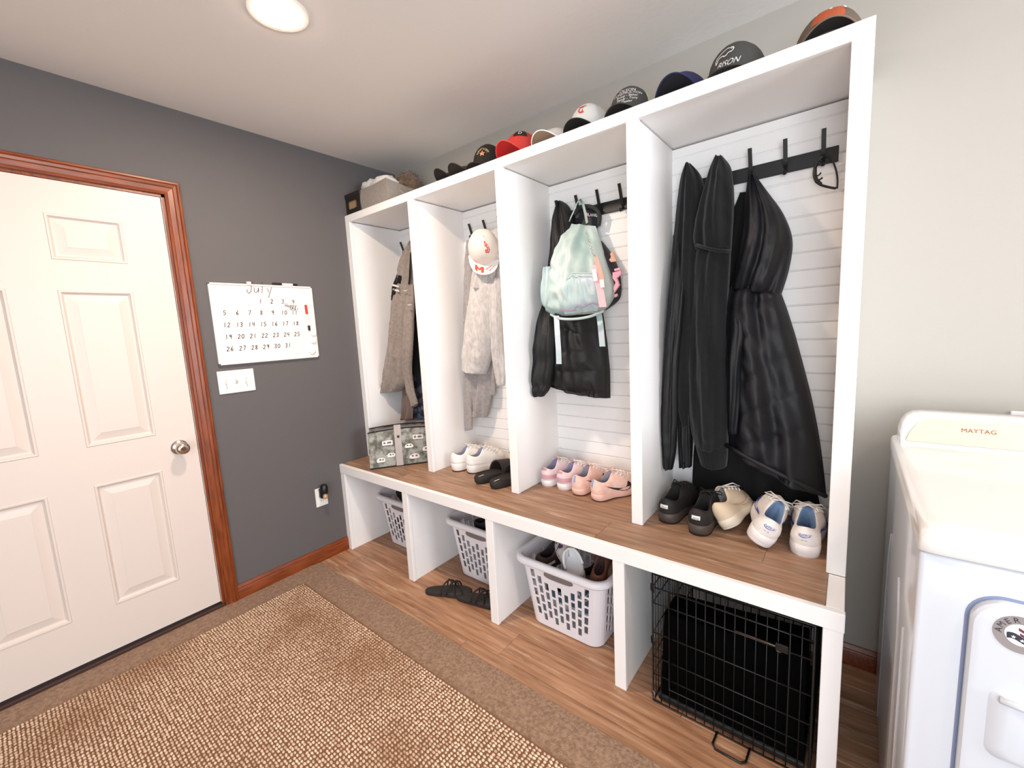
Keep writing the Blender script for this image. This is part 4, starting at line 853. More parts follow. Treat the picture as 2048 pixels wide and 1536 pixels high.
lo2 = [[Vector((x + .004 * (1 if x < .3 else -1), y + .004 * (1 if y < -.25 else -1), H + .004 + f * (hh - .004 + (-.012 if i == 3 else .008 if i == 2 else 0)))) for i, (x, y) in enumerate(per)] for f in (1, 0)]
bn_.loft([lo[-1], lo2[0]], cap=False); bn_.loft(lo2, cap=False); bn_.obj('body', 'bin_grey', t, fix=False)
ribbon([(x1 + .006, -.31, H + .075), (x1 + .012, -.29, H + .06), (x1 + .014, -.25, H + .055), (x1 + .012, -.21, H + .06), (x1 + .006, -.19, H + .075)], .018, .003, (0, 0, 1)).obj('handle', 'bin_grey', t)
t = thing('document_box', (.085, -.3, H), 'black storage box with a brass label frame in the corner of the locker top', 'box')
bx_ = MB().bbox((.006, -.40, H + .0005), (.163, -.10, H + .105), .003, 1).obj('body', mat('black_card', '#1d1a1b', .6, bump=.2, bscale=200), t)
MB().bbox((.003, -.403, H + .098), (.166, -.098, H + .125), .003, 1).obj('lid', mat('black_card_lid', '#221f20', .6), t)
fr_ = MB(); a, b_ = (.045, H + .028), (.125, H + .075)
fr_.box((a[0], -.4045, a[1]), (b_[0], -.401, a[1] + .005)); fr_.box((a[0], -.4045, b_[1] - .005), (b_[0], -.401, b_[1])); fr_.box((a[0], -.4045, a[1]), (a[0] + .005, -.401, b_[1])); fr_.box((b_[0] - .005, -.4045, a[1]), (b_[0], -.401, b_[1]))
fo = fr_.obj('label_frame', mat('brass', '#b89a6a', .35, metal=.8), t); MB().box((a[0] + .004, -.4022, a[1] + .004), (b_[0] - .004, -.4005, b_[1] - .004)).obj('label_card', mat('kraft_card', '#9a8060', .8), fo)
# white knit hat and brown fur, lying in the bin
M['knit'] = mat('white_knit', '#e3ded8', .95, bump=.5, bscale=160, bdist=.004, sheen=.2)
t = thing('knit_hat', (.25, -.27, H + .1), 'crumpled white knit hat lying in the grey fabric bin', 'hat')
def blob(c, r, seed, amp=.25, n=22, m=14, freq=2.2):
    lo = []
    for j in range(m + 1):
        ph = -PI / 2 + PI * j / m; l = []
        for i in range(n):
            th = 2 * PI * i / n; d = Vector((math.cos(ph) * math.cos(th), math.cos(ph) * math.sin(th), math.sin(ph)))
            k = 1 + amp * noise.noise(d * freq + Vector((seed, seed * .7, 0))) + amp * .4 * noise.noise(d * freq * 2.7 + Vector((seed, 0, 4)))
            l.append(Vector((c[0] + d.x * r[0] * k, c[1] + d.y * r[1] * k, c[2] + d.z * r[2] * k)))
        lo.append(l)
    return MB().loft(lo)
blob((.27, -.28, H + .135), (.10, .085, .062), 3.1).obj('crown', 'knit', t, smooth=True)
blob((.165, -.30, H + .155), (.075, .06, .045), 5.4, .2).obj('cuff', 'knit', t, smooth=True)
blob((.105, -.29, H + .160), (.032, .05, .038), 8.2, .25).obj('fold', 'knit', t, smooth=True)
M['fur'] = mat('brown_fur', '#7f6650', .95, '#5d4836', 30, bump=.8, bscale=120, bdist=.006, sheen=.4)
t = thing('fur_trim', (.36, -.2, H + .1), 'brown faux fur collar bundled behind the white knit hat', 'fur collar')
fo = blob((.345, -.18, H + .135), (.085, .085, .075), 11.0, .3, 26, 18, 3).obj('pelt', 'fur', t, smooth=True)
hv, hf = [], []; rr = random.Random(4)
for k in range(2600):
    u = rr.random() * 2 * PI; w_ = rr.uniform(-.4, 1); ph = math.asin(w_); d = Vector((math.cos(ph) * math.cos(u), math.cos(ph) * math.sin(u), math.sin(ph)))
    k2 = 1 + .3 * noise.noise(d * 3 + Vector((11, 7.7, 0)))
    p = Vector((.345, -.18, H + .135)) + Vector((d.x * .082 * k2, d.y * .082 * k2, d.z * .072 * k2)); s_ = d.orthogonal().normalized() * .0009; q = p + (d + Vector((rr.uniform(-.6, .6), rr.uniform(-.6, .6), rr.uniform(-.4, .5)))) * rr.uniform(.010, .022)
    i = len(hv); hv += [p - s_, p + s_, q]; hf.append((i, i + 1, i + 2))
fs = MB().add(hv, hf).obj('fur_strands', 'fur', t, fix=False); fs['kind'] = 'stuff'

# ================================================================ camper print tote on the bench
M['camo'] = mat('camo_canvas', '#5f5d53', .85, '#a3a49c', 26, bump=.3, bscale=250, detail=6, mixlo=.40, mixhi=.60)
M['webbing'] = fabric('pale_webbing', '#b3a9a6', None, .9, .4, 300)
t = thing('tote_bag', (.40, -.42, BZ), 'camouflage canvas tote printed with white camper vans on the bench', 'tote bag')
A = Vector((.275, -.575, BZ + .0005)); Bv = Vector((.575, -.175, BZ + .0005)); ax = (Bv - A).normalized(); nm = Vector((ax.y, -ax.x, 0)); Lt = .47; hgt = .215; dep = .17
def tp(u, v, s):     # u along, v up, s = 0 front .. 1 back
    lean = .03 * v
    inset = .02 * v * (1 if u < .5 else -1)
    bulge = .012 * math.sin(PI * u) * math.sin(PI * min(v, 1))
    sd = -1 + 2 * s
    return A + ax * (Lt * u) - nm * (dep * (s * (1 - .25 * v)) + lean) + nm * (bulge * (1 if s == 0 else -1 if s == 1 else 0)) + Vector((0, 0, hgt * v * (1 + .05 * math.sin(PI * u * 1.2)))) + ax * (inset if False else 0)
g = MB(); n = 16
for s in (0, 1): g.loft([[tp(i / n, j / 8, s) for i in range(n + 1)] for j in range(9)], close=False, cap=False)
for u in (0, 1):       # gusset folded inward
    g.loft([[tp(u, j / 8, s) + ax * ((1 if u == 0 else -1) * .035 * math.sin(PI * s) * (j / 8)) for s in (0, .25, .5, .75, 1)] for j in range(9)], close=False, cap=False)
g.poly([tp(0, 0, 0), tp(1, 0, 0), tp(1, 0, 1), tp(0, 0, 1)]); body = g.obj('body', 'camo', t, smooth=True, auto=50, fix=False)
g = MB(); g.loft([[tp(i / n, .94, s) + Vector((0, 0, 0)) for i in range(n + 1)] for s in (0, .34, .66, 1)], close=False, cap=False); g.obj('inner_flap', mat('grey_lining_nylon', '#8c8489', .7), t, fix=False)
for s in (0, 1):
    MB().tube([tp(i / n, 1.0, s) for i in range(n + 1)], .0035, 6).obj('binding', 'black_cotton', t, smooth=True)
MB().tube([tp(i / n, .012, 0) + nm * .002 for i in range(n + 1)], .004, 6).obj('base_piping', 'black_cotton', t, smooth=True)
for u in (.37, .85):
    ribbon([tp(u, v, 0) + nm * .004 for v in (.02, .3, .55, .8, 1.0)] + [tp(u, 1.08, 0) - nm * .02], .040, .003, ax).obj('strap', 'webbing', t)
bt = tp(.375, .80, 0) + nm * .007; MB().disc(bt, nm, .008, 14, .003).obj('snap', mat('dark_snap', '#3a2a24', .4), t)
mcw = mat('camper_white', '#efe9e6', .7); mcd = mat('camper_window', '#7b6a63', .7)
def camper(u, v, kind, sc=1.0):
    def q(x, y, o): return tp(u + x * sc / Lt, v + y * sc / hgt, 0) + nm * o
    if kind == 0: out = [(-.034, -.013), (.034, -.013), (.034, .014), (.0, .017), (-.034, .014)]; wins = [(-.026, -.004, -.012, .008), (-.002, -.004, .026, .008)]
    elif kind == 1: out = [(-.026, -.004), (-.020, .008), (-.004, .014), (.012, .014), (.022, .007), (.026, -.004), (.016, -.010), (-.016, -.010)]; wins = [(-.014, .0, -.004, .008), (.004, .0, .014, .008)]
    else: out = [(-.022, -.012), (-.026, 0), (-.018, .012), (0, .015), (.020, .012), (.026, 0), (.020, -.012)]; wins = [(-.010, -.002, .002, .008), (.008, -.002, .016, .008)]
    o_ = MB().add([q(x, y, .0045) for x, y in out], tess(out)).obj('camper_print', mcw, t, fix=False)
    g_ = MB()
    for a0, b0, a1, b1 in wins: g_.poly([q(a0, b0, .0055), q(a1, b0, .0055), q(a1, b1, .0055), q(a0, b1, .0055)])
    g_.obj('window_print', mcd, o_, fix=False)
for u, v, k, s_ in ((.235, .66, 0, .9), (.62, .74, 0, .9), (.50, .52, 1, 1), (.14, .22, 2, 1), (.27, .33, 2, .9), (.56, .22, 1, 1.25), (.72, .40, 2, 1), (.92, .62, 1, 1)): camper(u, v, k, s_)

# ================================================================ laundry baskets
M['basket'] = mat('white_basket_plastic', '#eeebf0', .35); M['grip'] = mat('taupe_rubber', '#7b7370', .7)
def basket(label, wx, wy, hb=.335, taper=.038):
    """open basket; front centre bottom at the origin, opening upward, running back along +y"""
    t = thing('laundry_basket', (0, 0, 0), label, 'laundry basket', 'white slotted laundry baskets')
    R_ = .05
    def per(z, off=0.0):
        f = z / hb; tx = taper * (1 - f); x0, x1 = -wx / 2 + tx - off, wx / 2 - tx + off; y0, y1 = tx * .9 - off, wy - tx * .9 + off; return x0, x1, y0, y1, R_ + off
    def side_pts(k, u, z, off=0.0):
        x0, x1, y0, y1, r = per(z, off)
        if k == 0: return Vector((x0 + r + (x1 - x0 - 2 * r) * u, y0, z))
        if k == 1: return Vector((x1, y0 + r + (y1 - y0 - 2 * r) * u, z))
        if k == 2: return Vector((x1 - r - (x1 - x0 - 2 * r) * u, y1, z))
        return Vector((x0, y1 - r - (y1 - y0 - 2 * r) * u, z))
    def corner(k, a, z, off=0.0):
        x0, x1, y0, y1, r = per(z, off); c = [(x1 - r, y0 + r), (x1 - r, y1 - r), (x0 + r, y1 - r), (x0 + r, y0 + r)][k]
        th = -PI / 2 + k * PI / 2 + a * PI / 2; return Vector((c[0] + r * math.cos(th), c[1] + r * math.sin(th), z))
    ztop = hb - .02; zlo = .03
    for k, nm_ in ((0, 'front_wall'), (1, 'side_wall'), (2, 'rear_wall'), (3, 'side_wall')):
        g = MB(); ln = (wx if k % 2 == 0 else wy) - 2 * R_; nc = max(6, int(ln / .0355)); nr = 5; pit = (ztop - .03 - zlo) / (nr + .5)
        for c in range(nc):
            u0, u1 = c / nc, (c + 1) / nc; ua, ub = u0 + (u1 - u0) * .20, u0 + (u1 - u0) * .80
            zst = zlo + (0 if c % 2 else pit * .5); edges = [.004]
            skip = 1 if (k % 2 == 0 and abs((c + .5) / nc - .5) < .24) else 0
            for r in range(nr - skip):
                edges += [zst + pit * (r + .08), zst + pit * (r + .88)]
            edges.append(ztop)
            for q in range(len(edges) - 1):
                za, zb_ = edges[q], edges[q + 1]
                if q % 2 == 0: g.poly([side_pts(k, u0, za), side_pts(k, u1, za), side_pts(k, u1, zb_), side_pts(k, u0, zb_)])
                else:
                    g.poly([side_pts(k, u0, za), side_pts(k, ua, za), side_pts(k, ua, zb_), side_pts(k, u0, zb_)]); g.poly([side_pts(k, ub, za), side_pts(k, u1, za), side_pts(k, u1, zb_), side_pts(k, ub, zb_)])
        zsx = [.004, .08, .16, .24, ztop]
        g.loft([[corner(k, a / 6, z) for a in range(7)] for z in zsx], close=False, cap=False)
        o = g.obj(nm_, 'basket', t, world=False, fix=False)
        md = o.modifiers.new('thickness', 'SOLIDIFY'); md.thickness = .003; md.offset = -1
    def ringz(z, off, zz=None):
        r = []
        for k in range(4):
            r += [side_pts(k, u / 4, z, off) for u in range(0, 5)] + [corner(k, a / 6, z, off) for a in range(1, 6)]
        return [Vector((p.x, p.y, zz if zz is not None else z)) for p in r]
    MB().loft([ringz(.004, 0), ringz(.004, -.03, .001)], cap=False).add([], []).obj('foot', 'basket', t, world=False, fix=False)
    MB().poly(ringz(.004, 0, .005)).obj('base', 'basket', t, world=False, fix=False)
    rim = MB(); rim.loft([ringz(hb, .0, hb - .028), ringz(hb, .020, hb - .030), ringz(hb, .026, hb - .022), ringz(hb, .025, hb - .008), ringz(hb, .018, hb), ringz(hb, .004, hb + .001), ringz(hb, -.003, hb - .006), ringz(hb, -.002, hb - .026)], cap=False)
    rim.obj('rim', 'basket', t, smooth=True, world=False, fix=False)
    gp = []
    for q in range(20):
        th = 2 * PI * q / 20; gp.append((.074 * math.copysign(abs(math.cos(th)) ** .55, math.cos(th)), .0150 * math.copysign(abs(math.sin(th)) ** .8, math.sin(th))))
    zc = hb - .058; f_ = lambda x, z, o_: Vector((x, per(z)[2] - o_, z))
    MB().loft([[f_(x, zc + z, .0005) for x, z in gp], [f_(x * .97, zc + z * .94, .004) for x, z in gp]]).obj('grip', 'grip', t, world=False)
    return t
b3 = basket('white laundry basket full of mixed shoes and a speckled clog', .425, .40); b3.location = (1.552, -.530, 0.0005)
b2 = copy_thing(b3, label='white laundry basket of black shoes behind the strappy sandals'); b2.location = (.987, -.445, 0.0005)
b1 = copy_thing(b3, label='white laundry basket of black shoes in the cubby next to the dark wall'); b1.location = (0.328, -.445, 0.0005)
# shoes in the baskets
def loose(o, x, y, z, rot): o.location = (x, y, z); o.rotation_euler = rot; return o
blk = sneaker('black_shoe', 'black shoe lying on top in the basket behind the sandals', 'black shoes in baskets', L=.26, Wd=.092, sole='#151417', upper='#121114', lining='#0e0e10', lace='lace_black', hs=.9)
loose(blk, .935, -.36, .245, (.3, .2, -.9))
loose(copy_thing(blk, label='black shoe under another in the basket behind the sandals'), 1.03, -.30, .25, (.2, -.5, .5))
loose(copy_thing(blk, label='black shoe across the basket in the cubby next to the dark wall'), .22, -.33, .28, (.2, .5, -1.2))
loose(copy_thing(blk, label='black shoe at the back of the basket next to the dark wall'), .36, -.28, .30, (.5, -.6, -.4))
loose(copy_thing(blk, label='black shoe low in the basket behind the sandals'), .92, -.24, .09, (.1, .4, -1.3))
loose(copy_thing(blk, label='black shoe low in the basket next to the dark wall'), .22, -.36, .09, (.1, .4, -1.5))
mm = sneaker('brown_moccasin', 'brown suede moccasin at the corner of the mixed shoe basket', None, L=.24, Wd=.085, sole='#8a5636', upper='#6d4430', lining='#4c3430', laces=0, hs=.75, sole_h=.012, tongue='#6d4430'); loose(mm, 1.668, -.475, .268, (.62, .15, -.22))
tn = sneaker('tan_slipper', 'tan slipper beside the brown moccasin in the mixed shoe basket', None, L=.24, Wd=.088, sole='#b09a80', upper='#8d7860', lining='#6d5c4c', laces=0, hs=.7, sole_h=.012); loose(tn, 1.72, -.40, .25, (.5, .6, .3))
bw_ = sneaker('brown_sneaker', 'dark brown sneaker with a white stripe in the mixed shoe basket', None, L=.25, Wd=.09, sole='#3c2a26', upper='#3f2d29', lining='#2b2023', laces=0, band='#eceef2', hs=.9); loose(bw_, 1.405, -.470, .235, (.12, .25, -.22))
pk = sneaker('pink_shoe', 'bright pink shoe at the back of the mixed shoe basket', None, L=.22, Wd=.08, sole='#d8358f', upper='#c92f86', lining='#5b2440', lace='lace_white', hs=.9); loose(pk, 1.49, -.27, .30, (.9, .2, -.4))
pk2 = sneaker('coral_shoe', 'coral pink shoe behind the clog in the mixed shoe basket', None, L=.22, Wd=.08, sole='#e0558d', upper='#d84f7f', lining='#5b2440', lace='lace_white', hs=.8); loose(pk2, 1.62, -.30, .28, (.5, .3, -.6))
bl2 = sneaker('blue_grey_shoe', 'blue grey shoe low in the mixed shoe basket', None, L=.26, Wd=.09, sole='#c9cdd2', upper='#5d7180', lining='#38424c', lace='lace_white'); loose(bl2, 1.44, -.40, .07, (.0, .2, -1.45))
bl3 = sneaker('dark_brown_shoe', 'dark brown shoe low in the mixed shoe basket', None, L=.26, Wd=.09, sole='#2b1d18', upper='#3a2319', lining='#20150f', lace='lace_black'); loose(bl3, 1.56, -.36, .15, (.2, .2, -.9))
# clog
def clog(label):
    t = thing('foam_clog', (0, 0, 0), label, 'clog'); L, Wd = .24, .098; N = 22; S = [.5 - .5 * math.cos(PI * i / (N - 1)) for i in range(N)]
    mc = mat('speckled_cream_foam', '#d9d2cc', .7, '#c6beb8', 60)
    def hw(s): return Wd / 2 * (.78 + .22 * smoothstep(.35, .7, s)) * (math.sqrt(max(0, 1 - ((.16 - s) / .16) ** 2)) if s < .16 else 1) * (max(0, 1 - ((s - .66) / .34) ** 2.4) ** .5 if s > .66 else 1)
    ring = lambda fn: [fn(1, s) for s in S] + [fn(-1, s) for s in S[-2:0:-1]]
    lo = [ring(lambda sd, s: Vector((sd * hw(s) * f, L / 2 + (s - .5) * L * f, z))) for f, z in ((.92, 0), (1.02, .012), (1.03, .028), (.98, .034))]
    def col(sd, s):
        e = max(0, 1 - (2 * s - 1) ** 2) ** .5; return Vector((sd * Wd * .40 * e, L * (.04 + .46 * s), .045 + .040 * smoothstep(.45, 1, s)))
    def sf(sd, s, v):
        a_ = Vector((sd * hw(s), s * L, .034)); c = col(sd, s); p = a_.lerp(c, v ** 1.6); p.z = .034 + (c.z - .034) * (1 - (1 - v) ** 1.7); return p
    lo += [ring(lambda sd, s: sf(sd, s, v)) for v in (.1, .25, .42, .6, .8, 1)]
    MB().loft(lo, cap=False).poly(lo[0]).obj('shell', mc, t, smooth=True, world=False, fix=False)
    li = [ring(lambda sd, s: col(sd, s)), ring(lambda sd, s: col(sd, s) * 1 + Vector((-sd * .006, 0, -.004))), ring(lambda sd, s: Vector((col(sd, s).x * .84, col(sd, s).y, .034)))]
    MB().loft(li, cap=False).poly(li[-1]).obj('footbed', mat('pale_foam', '#e6e4e4', .7), t, smooth=True, world=False, fix=False)
    MB().tube([col(1, k / 12) + Vector((0, 0, .004)) for k in range(5, 13)] + [col(-1, k / 12) + Vector((0, 0, .004)) for k in range(11, 4, -1)], .006, 8).obj('collar_rim', mat('white_foam', '#efeeee', .6), t, smooth=True, world=False)
    mh = mat('hole_shadow', '#4a4244', .9)
    for sd, s, v in ((1, .80, .55), (-1, .80, .55), (1, .88, .4), (-1, .88, .4), (1, .92, .65), (-1, .92, .65), (1, 1, .5), (1, .72, .3), (-1, .72, .3), (1, .6, .35), (-1, .6, .35), (1, .97, .3), (-1, .97, .3), (1, 1, .72)):
        p = sf(sd, s, v); e = .02; n_ = (sf(sd, min(s + e, .999), v) - sf(sd, s - e, v)).cross(sf(sd, s, v + e) - sf(sd, s, v - e)); n_.normalize()
        if n_.z < 0: n_ = -n_
        MB().disc(p - n_ * .0005, n_, .0042, 10, .0018).obj('hole', mh, t, world=False)
    p = sf(-1, .9, .75); MB().disc(p + Vector((0, 0, .001)), Vector((0, .3, 1)), .012, 12, .004).obj('charm', mat('purple_charm', '#5e4a78', .5), t, world=False)
    MB().disc(col(1, .5) + Vector((.003, 0, -.002)), (1, 0, 0), .006, 10, .004).obj('rivet', mh, t, world=False)
    return t
def aim(o, heel, toe, up):
    heel, toe = Vector(heel), Vector(toe); y = (toe - heel).normalized(); z = Vector(up); z = (z - y * z.dot(y)).normalized(); x = y.cross(z)
    o.location = heel; o.rotation_euler = Matrix(((x.x, y.x, z.x), (x.y, y.y, z.y), (x.z, y.z, z.z))).to_euler(); return o
aim(clog('speckled cream clog with a purple charm on top of the shoe basket'), (1.632, -.478, .258), (1.478, -.352, .335), (.35, -.55, .8))
aim(mm, (1.705, -.470, .262), (1.66, -.27, .34), (.25, -.45, .85))

# ================================================================ wire dog crate
M['wire'] = mat('black_wire', '#0a0a0b', .45)
t = thing('dog_crate', (2.21, -.35, 0), 'black wire dog crate filling the end cubby of the bench', 'crate')
cx0, cx1, cy0, cy1, ch_ = 1.992, 2.452, -.598, -.12, .492
def wires(nm_, A_, B_, C_, n1, n2, hr=(0, .22, .36, .55, .78, .9, 1.0), r=.0017):
    """panel spanned by A->B (across) and A->C (up)"""
    g = MB(); A_, B_, C_ = Vector(A_), Vector(B_), Vector(C_)
    for i in range(n1 + 1):
        f = i / n1; g.tube([A_ + (B_ - A_) * f, A_ + (B_ - A_) * f + (C_ - A_)], r, 5)
    for f in hr: g.tube([A_ + (C_ - A_) * f, A_ + (C_ - A_) * f + (B_ - A_)], r * 1.3, 6)
    g.tube([A_, B_, B_ + C_ - A_, C_], r * 1.9, 6, closed=True)
    return g.obj(nm_, 'wire', t, smooth=True)
wires('front_panel', (cx0, cy0, .004), (cx1, cy0, .004), (cx0, cy0, ch_), 16, 6)
wires('rear_panel', (cx0, cy1, .004), (cx1, cy1, .004), (cx0, cy1, ch_), 16, 6)
wires('side_panel', (cx0, cy0, .004), (cx0, cy1, .004), (cx0, cy0, ch_), 18, 6)
wires('side_panel', (cx1, cy0, .004), (cx1, cy1, .004), (cx1, cy0, ch_), 18, 6)
wires('top_panel', (cx0, cy0, ch_), (cx1, cy0, ch_), (cx0, cy1, ch_), 16, 6)
# door frame, sliding bolts, carry loop
g = MB(); g.tube([(2.05, cy0 - .004, .08), (2.395, cy0 - .004, .08), (2.395, cy0 - .004, .445), (2.05, cy0 - .004, .445)], .003, 6, closed=True); g.obj('gate_frame', 'wire', t, smooth=True)
for z in (.395,):
    g = MB(); g.tube([(2.25, cy0 - .009, z), (2.36, cy0 - .009, z), (2.365, cy0 - .012, z - .012), (2.375, cy0 - .012, z - .012)], .0032, 6); g.obj('bolt', mat('worn_wire', '#4b423c', .3, metal=.6), t, smooth=True)
    MB().bbox((2.36, cy0 - .014, z - .012), (2.392, cy0 - .004, z + .012), .002, 1).obj('bolt_bracket', 'wire', t)
for z in (.03, .24, .44):
    MB().tube([(cx0 - .006, cy0 + .002, z - .012), (cx0 - .006, cy0 + .002, z + .012), (cx0 + .006, cy0 - .006, z + .012), (cx0 + .006, cy0 - .006, z - .012)], .0025, 6, closed=True).obj('corner_clip', 'wire' if z > .1 else mat('worn_clip', '#8c7a6a', .3, metal=.6), t, smooth=True)
g = MB(); g.tube([(2.205, cy0, .006), (2.202, cy0 - .05, .005), (2.212, cy0 - .064, .005), (2.285, cy0 - .066, .005), (2.297, cy0 - .054, .005), (2.300, cy0, .006)], .0034, 8); g.obj('tray_stop', 'wire', t, smooth=True)
MB().bbox((cx0 + .012, cy0 + .012, .006), (cx1 - .012, cy1 - .012, .030), .006).obj('tray', mat('black_tray', '#060607', .6), t)
g = MB(); g.loft([[Vector((cx0 + .02, cy0 + .02, .03)), Vector((cx1 - .015, cy0 + .02, .03)), Vector((cx1 - .015, cy0 + .19, .03)), Vector((cx0 + .02, cy0 + .19, .03))],
                  [Vector((cx0 + .03, cy0 + .03, .335)), Vector((cx1 - .02, cy0 + .03, .37)), Vector((cx1 - .02, cy0 + .17, .37)), Vector((cx0 + .03, cy0 + .17, .335))]])
g.obj('upright_pan', mat('black_pan', '#030304', .95, spec=.05), t)  # black block stands for an upright pan in the dark crate interior

# ================================================================ dryer
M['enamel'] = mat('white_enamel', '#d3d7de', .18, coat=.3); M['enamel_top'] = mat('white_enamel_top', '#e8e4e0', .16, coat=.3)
M['console'] = mat('cream_console', '#dfcbb6', .35)
DX0, DX1, DYF, DYB, DZT = 2.614, 3.300, -.900, -.13, .950
t = thing('clothes_dryer', ((DX0 + DX1) / 2, -.5, 0), 'white clothes dryer with a cream control console beside the lockers', 'dryer')
body = MB().bbox((DX0, DYF + .004, .012), (DX1, DYB, .903), .008, 3).obj('cabinet', 'enamel', t, smooth=True, auto=40)
g = MB()
for yy, bend in ((-.66, .05), (-.30, -.05)):
    g.tube([(DX0 - .0005, yy + bend, .70), (DX0 - .0005, yy + bend * .3, .64), (DX0 - .0005, yy, .58), (DX0 - .0005, yy, .06)], .003, 6)
g.tube([(DX0 - .0005, -.76, .66), (DX0 - .0005, -.76, .06)], .003, 6); g.obj('side_rib', 'enamel', t, smooth=True)
g = MB(); pr = [(DYF - .002, .906), (DYF - .006, .915), (DYF - .005, .930), (DYF + .004, .943), (DYF + .02, .950), (DYF + .05, .9525), (-.5, .953), (DYB, .953), (DYB, .906)]
lo = []
for x, k in ((DX0 - .002, .010), (DX0 + .002, .004), (DX0 + .014, .001), (DX0 + .03, 0), (DX1 - .03, 0), (DX1 - .014, .001), (DX1 - .002, .004), (DX1 + .002, .010)):
    lo.append([Vector((x, y + (k if y < -.8 else 0), z - (k * 1.3 if z > .92 else 0))) for y, z in pr])
g.loft(lo); g.obj('top', 'enamel_top', t, smooth=True, auto=50)
# console: sloped face, rounded ends
g = MB(); lo = []
cw0, cw1 = DX0 + .012, DX1 - .012
def cprof(e):   # e: 0 at the middle .. 1 at the very end
    h = .092 * (1 - .62 * e ** 3); return [(-.258, .952), (-.252, .958), (-.238, .972), (-.222, .952 + h * .86), (-.214, .952 + h * .97), (-.20, .952 + h), (-.15, .952 + h * .98), (DYB - .005, .952 + h * .9), (DYB - .005, .952)]
for x, e in ((cw0, 1), (cw0 + .006, .82), (cw0 + .016, .62), (cw0 + .03, .38), (cw0 + .048, .12), (cw0 + .065, 0), (cw1 - .065, 0), (cw1 - .048, .12), (cw1 - .03, .38), (cw1 - .016, .62), (cw1, 1)):
    lo.append([Vector((x, y, z)) for y, z in cprof(e)])
g.loft(lo); con = g.obj('console', 'enamel_top', t, smooth=True, auto=50)
fx0, fx1 = cw0 + .012, cw1 - .012; fpts = []
def fpt(x, v, o): # on the sloped face
    y = -.2495 + .031 * v; z = .9605 + .0705 * v; return Vector((x, y - o * .9, z + o * .4))
outl = [(fx0, .02), (fx1, .02), (fx1, .3), (fx1 - .02, .8), (fx1 - .045, .98), (fx0 + .045, .98), (fx0 + .026, .8), (fx0 + .006, .3)]
g = MB().loft([[fpt(x, v, -.004) for x, v in outl], [fpt(x, v, .0035) for x, v in outl]]); face = g.obj('control_face', 'console', t)
v, f = text2d('MAYTAG', .0165, 0, 1.05); MB().add([fpt(2.787 + a, .52 + b_ / .077, .0045) for a, b_ in v], f).obj('brand_lettering', mat('bronze_print', '#9a6a4c', .5), face, fix=False)
for q in range(2): MB().box(fpt(2.884, .72 - q * .16, .004), fpt(2.94, .70 - q * .16, .0055)).obj('dial_mark', mat('tan_print', '#cfa27c', .5), face)
kb = fpt(3.02, .5, .004); MB().lathe([(.028, 0), (.026, .012), (.018, .018), (0, .018)], kb, (0, -.92, .4), 24).obj('dial', 'enamel_top', face, smooth=True)
# door with a deep outline groove, grip and sticker
dx0, dx1, dz0, dz1, rr_ = 2.684, 3.23, .30, .846, .045
def rrect(x0, x1, z0, z1, r, y, n=8):
    out = []
    for cx, cz, a0 in ((x1 - r, z1 - r, 0), (x0 + r, z1 - r, 1), (x0 + r, z0 + r, 2), (x1 - r, z0 + r, 3)):
        out += [Vector((cx + r * math.cos((a0 + k / n) * PI / 2), y, cz + r * math.sin((a0 + k / n) * PI / 2))) for k in range(n + 1)]
    return out
dr = MB(); dr.loft([rrect(dx0, dx1, dz0, dz1, rr_, DYF + .006), rrect(dx0, dx1, dz0, dz1, rr_, DYF - .010), rrect(dx0 + .003, dx1 - .003, dz0 + .003, dz1 - .003, rr_, DYF - .015), rrect(dx0 + .010, dx1 - .010, dz0 + .010, dz1 - .010, rr_ - .005, DYF - .017)])
dd = dr.obj('door', 'enamel', t, smooth=True, auto=35)
MB().loft([rrect(dx0 - .0055, dx1 + .0055, dz0 - .0055, dz1 + .0055, rr_ + .004, DYF + .006), rrect(dx0 - .0055, dx1 + .0055, dz0 - .0055, dz1 + .0055, rr_ + .004, DYF + .0032)]).obj('door_gap', mat('blue_grey_groove_shade', '#7f8aa8', .6), t)  # blue-grey sheet colours in the shade of the door groove
g = MB(); hx0, hx1 = 2.712, 2.80
lo = [rrect(hx0, hx1 + .06, .555, .690, .02, DYF - .0165), rrect(hx0 + .010, hx1 + .05, .563, .684, .018, DYF - .026), rrect(hx0 + .022, hx1 + .04, .573, .676, .014, DYF - .030)]
g.loft(lo); hd = g.obj('grip', 'enamel', dd, smooth=True, auto=60)
MB().tube([(hx0 + .012, DYF - .026, .676), (hx0 + .04, DYF - .030, .676), (hx1 + .03, DYF - .032, .668)], .006, 8).obj('grip_lip', 'enamel', dd, smooth=True)
sc_ = Vector((2.742, DYF - .0175, .800)); RO, RI = .033, .0195
g = MB(); n = 36; g.loft([[sc_ + Vector((r * math.cos(2 * PI * k / n), -o, r * math.sin(2 * PI * k / n))) for k in range(n)] for r, o in ((RO, 0), (RO, .0008), (RI, .0008))], cap=False); stk = g.obj('sticker', mat('sticker_taupe', '#8f8684', .6), dd)
g = MB().disc(sc_ + Vector((0, -.0004, 0)), (0, -1, 0), RI, 32, .0003).obj('sticker_field', mat('sticker_white', '#f3f3f6', .5), stk) if False else None
white_f = MB().poly([sc_ + Vector((RI * math.cos(2 * PI * k / 32), -.0009, RI * math.sin(2 * PI * k / 32))) for k in range(32)]).obj('sticker_field', mat('sticker_white', '#f3f3f6', .5), dd)
mdk = mat('sticker_ink', '#2b2734', .6); mrd = mat('sticker_red', '#6a2638', .6)
word = 'AMERICAN'
